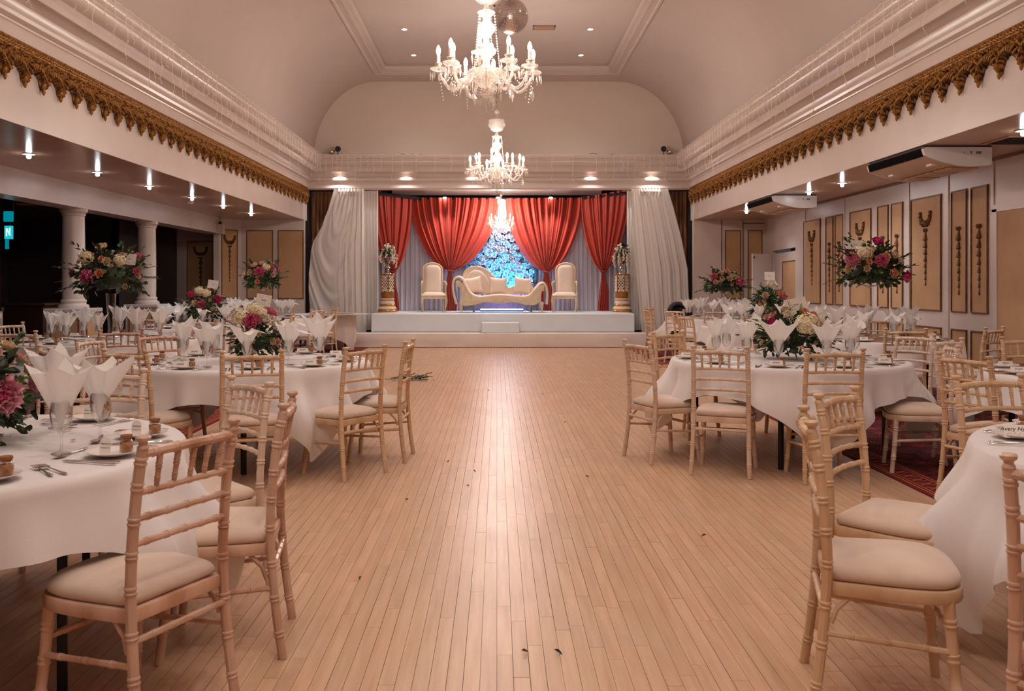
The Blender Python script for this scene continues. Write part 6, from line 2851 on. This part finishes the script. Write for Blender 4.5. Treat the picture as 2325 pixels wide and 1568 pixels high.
# scattered pink petals on the near tables
for i, (x, y) in enumerate(((-1.62, 3.5), (-1.68, 3.12), (-1.42, 3.75), (-1.86, 2.95), (-1.75, 3.75), (-1.95, 3.6))):
    o = link('petal', PETALS[i % 3], None, (x, y, TOP), (0, 0, i * 1.3))
    tag(o, 'pale pink petal on the near left table, %s' % ['beside the front glass', 'before the front glass', 'right of the rear glass', 'nearest the camera', 'behind the glasses', 'below the bouquet'][i], 'petal', 'scattered petals on the near left table')

# ------------------------------------------------------------------ flowers
def petal(mb, L, W, curl, M, cup=.3, n=4, ruff=0):
    vs = []
    for j in range(n + 1):
        v = j / n
        wv_ = W * math.sin(PI * (.12 + .80 * v)) ** .8
        for i in range(4):
            u = (i / 3 - .5) * 2
            z = L * v
            y = curl * v * v * L + cup * W * (u * u) * (-1) + ruff * math.sin(i * 2.5 + j) * v
            vs.append((u * wv_, y, z + (ruff * .8 * math.cos(i * 3.1) if j == n else 0)))
    fs = [(j * 4 + i, j * 4 + i + 1, (j + 1) * 4 + i + 1, (j + 1) * 4 + i) for j in range(n) for i in range(3)]
    mb.add(vs, fs, M)


def rose_mesh(name, m, m2=None, seed=1, rad=.032, layers=((4, .30, .10), (5, .55, .35), (6, .8, .65), (7, 1.0, 1.0)), ruff=0.0):
    """bloom opening along +Z, radius rad"""
    r = random.Random(seed)
    mb = MB()
    mb.sphere((0, 0, rad * .45), rad * .30, 7, 5, None, 1 if m2 else 0, sz=1.3)
    for li, (cnt_, k, op) in enumerate(layers):
        for i in range(cnt_):
            a_ = 2 * PI * i / cnt_ + li * .6 + r.uniform(-.15, .15)
            tilt = op * .85 + r.uniform(-.1, .1)
            M = Matrix.Rotation(a_, 4, 'Z') @ Matrix.Translation((0, rad * .16 * k, 0)) @ Matrix.Rotation(-tilt, 4, 'X')
            n0 = len(mb.f)
            petal(mb, rad * (1.0 + .15 * k), rad * .52 * (.6 + .5 * k), -.35 + .5 * k, M, .55, 4, ruff * rad)
            if m2 and li < 2:
                for q in range(n0, len(mb.f)):
                    mb.m[q] = 1
    return mb.mesh(name, [m, m2] if m2 else m, True, 180)


def hydrangea_mesh(m, seed=1, rad=.075):
    r = random.Random(seed)
    mb = MB()
    mb.sphere((0, 0, rad * .35), rad * .66, 12, 8)
    for i in range(110):
        z = 1 - 1.45 * (i + .5) / 110
        a_ = i * 2.39996
        q = math.sqrt(max(0, 1 - z * z))
        d = Vector((q * math.cos(a_), q * math.sin(a_), z))
        c = d * rad * r.uniform(.72, 1.10) + Vector((0, 0, rad * .35))
        rot = d.to_track_quat('Z', 'Y').to_matrix().to_4x4()
        M = Matrix.Translation(c) @ rot @ Matrix.Rotation(r.uniform(0, 2), 4, 'Z')
        s = rad * .19
        for k in range(4):
            Mk = M @ Matrix.Rotation(PI / 2 * k, 4, 'Z')
            mb.add([(0, 0, 0), (s * .7, -s * .5, s * .15), (s * 1.15, 0, s * .35), (s * .7, s * .5, s * .15)], [(0, 1, 2), (0, 2, 3)], Mk)
    return mb.mesh('hydrangea', m, True, 50)


F = {}
F['ivory_rose'] = rose_mesh('ivory_rose', mat('ivory petals', (232, 206, 172), rough=.6), mat('ivory heart', (222, 184, 138), rough=.6), 1)
F['peach_rose'] = rose_mesh('peach_rose', mat('peach petals', (238, 176, 138), rough=.6), mat('orange heart', (230, 118, 78), rough=.6), 2)
F['blush_rose'] = rose_mesh('blush_rose', mat('blush petals', (232, 188, 176), rough=.6), mat('coral heart', (228, 120, 104), rough=.6), 3)
F['pink_peony'] = rose_mesh('pink_peony', mat('pink peony petals', (226, 122, 152), rough=.6), mat('deep pink heart', (206, 72, 116), rough=.6), 4, .048,
                            ((5, .3, .05), (6, .5, .3), (7, .75, .6), (8, .95, .95), (7, 1.05, 1.3)), .10)
F['hot_peony'] = rose_mesh('magenta_peony', mat('magenta petals', (216, 62, 126), rough=.6), None, 5, .045, ((5, .3, .05), (6, .5, .25), (7, .75, .5), (7, .95, .75)), .08)
F['pale_peony'] = rose_mesh('pale_peony', mat('pale pink petals of peony', (236, 168, 184), rough=.6), mat('rose heart of peony', (220, 104, 140), rough=.6), 6, .062,
                            ((6, .3, .05), (7, .5, .35), (8, .75, .7), (9, .95, 1.05), (8, 1.1, 1.45)), .14)
F['hydrangea'] = hydrangea_mesh(mat('cream hydrangea florets', (238, 222, 190), rough=.7, var=(224, 202, 158), vscale=30))
F['white_lisianthus'] = rose_mesh('white_lisianthus', mat('white petals', (238, 226, 210), rough=.6), None, 8, .036, ((4, .4, .2), (5, .7, .5), (6, 1.0, .8)), .05)
M_['leafmid'] = mat('mid green leaf', (62, 84, 38), rough=.45, var=(46, 64, 34), vscale=12)
M_['fern'] = mat('bright fern green', (120, 148, 50), rough=.6)
M_['wispy'] = mat('dried grass', (172, 142, 108), rough=.8)


def leaf(mb, M, L=.06, W=.018, mi=0):
    vs = [(0, 0, 0), (-W * .75, L * .3, .004), (-W, L * .55, .002), (-W * .5, L * .85, -.004), (0, L, -.010), (W * .5, L * .85, -.004), (W, L * .55, .002), (W * .75, L * .3, .004), (0, L * .3, -.004), (0, L * .6, -.006)]
    mb.add(vs, [(0, 8, 1), (1, 8, 9, 2), (2, 9, 3), (3, 9, 4), (4, 9, 5), (5, 9, 6), (6, 9, 8, 7), (7, 8, 0)], M, mi)


def sprig(mb, M, L=.22, n=9, ll=.055, lw=.014, mi=0, bend=.3, r=None):
    pts = []
    for k in range(7):
        q = k / 6
        pts.append((bend * L * q * q * .5, L * q, -.22 * bend * L * q * q))
    mb.sweep(pts, [.0022 * (1 - .6 * k / 6) for k in range(7)], 4, M, mi)
    for k in range(n):
        q = (k + 1.2) / (n + .6)
        p = Vector((bend * L * q * q * .5, L * q, -.22 * bend * L * q * q))
        s = 1 if k % 2 else -1
        Mk = M @ Matrix.Translation(p) @ Matrix.Rotation(-s * (.95 - .5 * q), 4, 'Z') @ Matrix.Rotation((r.uniform(-.3, .4) if r else .1), 4, 'X')
        leaf(mb, Mk, ll * (1.15 - .45 * q), lw * (1.1 - .4 * q), mi)
    leaf(mb, M @ Matrix.Translation(pts[-1]), ll * .7, lw * .7, mi)


def foliage_mesh(seed, rx, rz, nspr, nleaf, down=.35, ll=.055):
    """half-dome of mixed greenery centred at the origin"""
    r = random.Random(seed)
    mb = MB()
    mb.sphere((0, 0, rz * .05), rx * .38, 14, 9, None, 0, sz=rz / rx * .85)
    for i in range(nleaf):
        th = r.uniform(0, 2 * PI)
        el = r.uniform(-down, 1.45)
        rr = r.uniform(.32, .72)
        if i % 3 == 0:
            el = r.uniform(-down - .15, .35)
        d = Vector((math.cos(th) * math.cos(el), math.sin(th) * math.cos(el), math.sin(el)))
        c = Vector((d.x * rx * rr, d.y * rx * rr, d.z * rz * rr))
        M = Matrix.Translation(c) @ d.to_track_quat('Y', 'Z').to_matrix().to_4x4() @ Matrix.Rotation(r.uniform(-.9, .9), 4, 'Z') @ Matrix.Rotation(r.uniform(-.9, .5), 4, 'X') @ Matrix.Rotation(r.uniform(-1.5, 1.5), 4, 'Y')
        leaf(mb, M, r.uniform(.8, 1.3) * ll, r.uniform(.8, 1.2) * ll * .30, 1 if r.random() < .16 else 0)
    for i in range(nspr):
        th = 2 * PI * i / nspr + r.uniform(-.25, .25)
        el = r.choice((-.15, .0, .2, .5, .9)) + r.uniform(-.15, .15)
        d = Vector((math.cos(th) * math.cos(el), math.sin(th) * math.cos(el), math.sin(el)))
        c = Vector((d.x * rx * .42, d.y * rx * .42, d.z * rz * .42))
        M = Matrix.Translation(c) @ d.to_track_quat('Y', 'Z').to_matrix().to_4x4()
        mi = r.choice((0, 0, 0, 1, 2))
        if mi == 2:
            sprig(mb, M, rx * r.uniform(.45, .7), 16, ll * .45, ll * .09, 2, .5, r)
        else:
            sprig(mb, M, rx * r.uniform(.45, .72), 8, ll * 1.1, ll * .30, mi, r.uniform(-.4, .6), r)
    for i in range(14):
        th = r.uniform(0, 2 * PI)
        el = r.uniform(-.2, 1.2)
        d = Vector((math.cos(th) * math.cos(el), math.sin(th) * math.cos(el), math.sin(el)))
        a_ = Vector((d.x * rx * .5, d.y * rx * .5, d.z * rz * .5))
        b_ = Vector((d.x * rx * 1.15, d.y * rx * 1.15, d.z * rz * 1.1 - .03))
        mb.sweep([a_, a_.lerp(b_, .5) + Vector((0, 0, .02)), b_], [.0016, .0012, .0006], 3, None, 3)
    return mb


def arrangement(label, loc, rx, rz, seed, blooms, down=.35, ll=.055, nspr=26, nleaf=230, scale_f=1.0, cards=(), extra_back=True):
    """blooms: list of (kind, azimuth deg (-90 faces the camera), elevation deg, scale)"""
    t = thing('flower_arrangement', label, 'flowers', loc, 0, 'table flower arrangements')
    mb = foliage_mesh(seed, rx, rz, nspr, nleaf, down, ll)
    o = mb.build('foliage', [M_['leafdark'], M_['leafmid'], M_['fern'], M_['wispy']], t, True, 60)
    o['kind'] = 'stuff'
    r = random.Random(seed + 5)
    bl = list(blooms)
    if extra_back:
        for i in range(6):
            bl.append((r.choice(('ivory_rose', 'blush_rose', 'peach_rose', 'pink_peony')), r.uniform(20, 160), r.uniform(5, 60), 1.0))
        for i in range(6):
            bl.append((r.choice(('ivory_rose', 'blush_rose', 'ivory_rose')), r.uniform(-170, -10), r.uniform(-10, 60), r.uniform(.6, .9)))
    for (k, az, el, s) in bl:
        th, e = R(az), R(el)
        d = Vector((math.cos(th) * math.cos(e), math.sin(th) * math.cos(e), math.sin(e)))
        c = Vector((d.x * rx * .74, d.y * rx * .74, d.z * rz * .80))
        q = link(F[k].name.split('.')[0], F[k], t)
        dd = (d + Vector((0, -.35, .1))).normalized()
        q.matrix_local = Matrix.Translation(c) @ dd.to_track_quat('Z', 'Y').to_matrix().to_4x4() @ Matrix.Rotation(r.uniform(0, 3), 4, 'Z') @ Matrix.Scale(s * scale_f, 4)
    for (cx_, cy_, cz_, w_, h_, rot) in cards:
        mb = MB()
        M = Matrix.Translation((cx_, cy_, cz_)) @ Matrix.Rotation(R(rot), 4, 'Y') @ Matrix.Rotation(R(-8), 4, 'X')
        mb.box(-w_ / 2, w_ / 2, -.0008, .0008, 0, h_, M)
        q = mb.build('table_card', M_['card'], t, smooth=False)
        mb = MB()
        r4 = random.Random(seed)
        for i in range(70):
            x, z = r4.uniform(-w_ * .46, w_ * .46), r4.uniform(.004, h_ - .004)
            if abs(x) < w_ * .22 and .3 < z / h_ < .7:
                continue
            e = r4.uniform(.0012, .003)
            mb.add([(x - e, -.0012, z - e), (x + e, -.0012, z - e * .4), (x, -.0012, z + e)], [(0, 1, 2)], M)
        mb.build('card_print', mat('floral card print', (150, 126, 120), rough=.7), q, smooth=False)
        tm = text_mesh('Table', .02)
        z_ = link('card_lettering', tm, q)
        z_.matrix_local = M @ Matrix.Translation((0, -.0014, h_ * .5)) @ Matrix.Rotation(R(90), 4, 'X')
    return t


def tall_vase(label, loc, h, r0, r1, kind):
    t = thing('tall_vase', label, 'vase', loc, 0, 'tall clear vases')
    mb = MB()
    if kind == 'trumpet':
        mb.lathe([(.0, 0), (.06, 0), (.062, .004), (.03, .012), (r0, .03), (r0 * .9, h * .3), (r1 * .8, h * .7), (r1, h), (r1 - .003, h), (r1 * .8 - .003, h * .7), (r0 * .9 - .003, h * .3), (.0, .05)], 20)
        mb.build('glass_body', M_['glass'], t)
    else:
        mb.lathe([(.0, 0), (.09, 0), (.09, .006), (.012, .02), (.010, .1), (.010, h - .05), (.03, h - .03), (.10, h - .01), (.10, h)], 20)
        mb.build('glass_body', M_['glass'], t)
        for k in range(3):
            mb = MB()
            a_ = 2 * PI * k / 3
            mb.sweep([(.03 * math.cos(a_), .03 * math.sin(a_), .02), (.035 * math.cos(a_), .035 * math.sin(a_), h * .5), (.05 * math.cos(a_), .05 * math.sin(a_), h)], .005, 6)
            mb.build('glass_rod', M_['glass'], t)
    return t


# L3: tall vase, about one metre wide
tall_vase('tall clear trumpet vase standing on the tall vase left table', (-4.19, 9.95, TOP), .50, .035, .055, 'trumpet')
arrangement('wide arrangement of cream, pink and peach flowers on the tall trumpet vase', (-4.19, 9.95, TOP + .66), .50, .42, 21,
            [('hydrangea', -118, 38, .95), ('hydrangea', -52, 32, .85), ('ivory_rose', -100, 66, 2.0), ('peach_rose', -84, 36, 1.1), ('ivory_rose', -74, 30, 1.5), ('peach_rose', -84, 8, 1.5), ('pink_peony', -103, 2, 1.5),
             ('pink_peony', -160, 10, 1.0), ('pink_peony', -25, 12, .8), ('ivory_rose', -22, 4, 1.0), ('ivory_rose', -46, -14, 1.0), ('blush_rose', -140, 30, .9)],
            .45, .075, 34, 300, 1.0, [(.24, -.12, .15, .14, .12, 6)])
# L2: low bouquet with cream hydrangeas
arrangement('low bouquet of cream hydrangeas and pink peony on the second left table', (-1.885, 7.2, TOP + .16), .26, .30, 22,
            [('hydrangea', -125, 44, .95), ('hydrangea', -88, 66, .8), ('hydrangea', -62, 55, .7), ('pink_peony', -88, 36, 1.25), ('pink_peony', -70, 46, .9), ('white_lisianthus', -55, 38, 1.5), ('white_lisianthus', -25, 28, 1.4),
             ('ivory_rose', -108, 14, 1.1), ('blush_rose', -92, 16, 1.1), ('blush_rose', -90, -14, 1.1), ('blush_rose', -28, -2, 1.0)],
            .65, .05, 24, 220, 1.0, [(.03, .05, .27, .12, .09, 10)])
# L1: peony spray at the frame edge
arrangement('bouquet with a big pink peony at the left frame edge', (-1.98, 3.48, TOP + .14), .27, .30, 23,
            [('pale_peony', -38, 12, 1.0), ('peach_rose', -62, 8, 1.1), ('blush_rose', -62, 42, 1.4), ('peach_rose', -58, -8, .9), ('pink_peony', -90, 20, 1.2), ('ivory_rose', -110, 30, 1.2)],
            .6, .05, 24, 230)
# L4
arrangement('low bouquet with magenta peonies on the pink bouquet left table', (-4.20, 13.2, TOP + .26), .36, .34, 24,
            [('hot_peony', -125, 40, 1.3), ('hydrangea', -100, 55, .8), ('hydrangea', -68, 45, .75), ('hot_peony', -38, 22, 1.5), ('ivory_rose', -102, 14, 1.4), ('pink_peony', -82, 10, 1.1), ('white_lisianthus', -150, 10, 1.2), ('ivory_rose', -48, -4, 1.3)],
            .7, .065, 30, 240, 1.1, [(.10, 0, .28, .15, .12, 8)])
# L5
tall_vase('tall slim clear stand on the far left table', (-4.25, 16.6, TOP), .52, .04, .05, 'stand')
arrangement('round tall arrangement of ivory and pink flowers on the far left stand', (-4.25, 16.6, TOP + .66), .42, .44, 25,
            [('ivory_rose', -110, 48, 1.5), ('hydrangea', -60, 40, .8), ('ivory_rose', -75, 56, 1.4), ('pink_peony', -84, 24, 1.5), ('ivory_rose', -118, 22, 1.4), ('peach_rose', -90, -2, 1.2), ('ivory_rose', -150, 16, 1.5), ('blush_rose', -40, 16, 1.2), ('pink_peony', -35, 40, .9)],
            .35, .085, 30, 240, 1.2)
# R1: big low bouquet
arrangement('large low bouquet of cream hydrangea and magenta peonies on second right table', (2.35, 7.35, TOP + .17), .36, .30, 26,
            [('hydrangea', -80, 26, 1.15), ('hydrangea', -66, 28, .9), ('hot_peony', -140, 30, 1.0), ('white_lisianthus', -112, 46, 1.3), ('pink_peony', -38, 6, 1.2), ('blush_rose', -48, 28, 1.3), ('blush_rose', -42, 46, 1.2),
             ('ivory_rose', -122, 62, 1.2), ('blush_rose', -150, 48, 1.0), ('white_lisianthus', -100, 78, 1.6), ('peach_rose', -62, 58, 1.1)],
            .6, .06, 30, 300, 1.0, [(.02, -.12, .22, .17, .10, -10)])
# R4: taller bouquet peeking above with a card
arrangement('upright bouquet with pale roses and a white card on card bouquet table', (3.95, 13.3, TOP + .26), .30, .42, 27,
            [('white_lisianthus', -95, 60, 2.2), ('white_lisianthus', -78, 52, 1.8), ('peach_rose', -60, 34, 1.5), ('pink_peony', -45, 28, 1.0), ('ivory_rose', -120, 30, 1.4), ('peach_rose', -130, 10, 1.3)],
            .5, .075, 30, 220, 1.2, [(.0, -.05, .40, .15, .12, 0)])
# R3: tall arrangement
tall_vase('tall slim clear stand on the tall peony right table', (4.19, 10.3, TOP), .60, .04, .05, 'stand')
arrangement('wide tall arrangement with cream hydrangea and magenta peonies before the panelled wall', (4.19, 10.3, TOP + .72), .46, .42, 28,
            [('hydrangea', -122, 40, 1.15), ('pale_peony', -142, 24, 1.2), ('hot_peony', -76, 70, 1.6), ('pink_peony', -92, 22, 1.3), ('peach_rose', -80, 30, 1.5), ('ivory_rose', -52, 34, 1.4), ('peach_rose', -112, 20, 1.0),
             ('ivory_rose', -116, 8, 1.2), ('peach_rose', -70, 0, 1.6), ('hot_peony', -32, -6, 1.6), ('ivory_rose', -40, 22, 1.3), ('ivory_rose', -150, 6, 1.3)],
            .30, .085, 34, 320, 1.05, [(-.20, -.1, .27, .16, .10, 0)])
# R5
tall_vase('tall slim clear stand on the far right table', (4.10, 16.5, TOP), .46, .04, .05, 'stand')
arrangement('tall low domed arrangement of pale roses on the far right stand', (4.10, 16.5, TOP + .56), .46, .36, 29,
            [('blush_rose', -92, 56, 1.6), ('pink_peony', -140, 34, 1.1), ('ivory_rose', -88, 26, 1.5), ('ivory_rose', -110, 26, 1.3), ('pink_peony', -55, 16, 1.4), ('ivory_rose', -70, 36, 1.3), ('blush_rose', -130, 14, 1.2), ('ivory_rose', -120, 52, 1.2)],
            .30, .085, 30, 260, 1.2)

# ------------------------------------------------------------------ fallen greenery on the floor
t = thing('fallen_foliage', 'leafy green branch lying on the dance floor left of centre', 'branch', (-1.28, 12.9, 0.0))
mb = MB()
r = random.Random(3)
for i in range(16):
    M = Matrix.Translation((r.uniform(-.22, .24), r.uniform(-.10, .10), .012 + .035 * r.random())) @ Matrix.Rotation(R(-90) + r.uniform(-.8, .8), 4, 'Z') @ Matrix.Rotation(r.uniform(.0, .35), 4, 'X')
    sprig(mb, M, .17, 8, .05, .014, 0 if i % 4 else 1, r.uniform(-.4, .4), r)
# keep everything above the boards
mb.v = [(x, y, max(.0025, z)) for x, y, z in mb.v]
o = mb.build('leaves', [M_['leafdark'], M_['leafmid']], t, True, 60)
o['kind'] = 'stuff'
mb = MB()
mb.sweep([(-.3, .02, .012), (-.1, .0, .02), (.1, .01, .018), (.32, -.02, .008)], [.004, .005, .005, .003], 6)
mb.build('stem', M_['leafmid'], t)
bits = [(-.99, 12.7), (-.87, 12.8), (-1.75, 12.8), (-.30, 13.9), (-.12, 11.6), (.55, 11.2), (.67, 8.9), (-.75, 8.15), (-.20, 6.1), (1.12, 4.9), (.62, 6.4), (-.17, 6.6), (-.55, 5.7), (-.62, 4.2), (.09, 3.35), (.21, 3.36), (-.36, 6.95)]
ORD = ['first', 'second', 'third', 'fourth', 'fifth', 'sixth', 'seventh', 'eighth', 'ninth', 'tenth', 'eleventh', 'twelfth', 'thirteenth', 'fourteenth', 'fifteenth', 'sixteenth', 'last']
bits.sort(key=lambda b: -b[1])
for i, (x, y) in enumerate(bits):
    mb = MB()
    leaf(mb, Matrix.Rotation(i * 1.1, 4, 'Z') @ Matrix.Translation((0, 0, .012)), .028 if i % 3 else .04, .006)
    o = mb.build('fallen_leaf', M_['leafdark'] if i % 2 else M_['brown'], None, loc=(x, y, -.0))
    tag(o, 'tiny dry leaf scrap on the bare dance floor, %s counting from the stage' % ORD[i], 'leaf', 'leaf scraps on the dance floor')
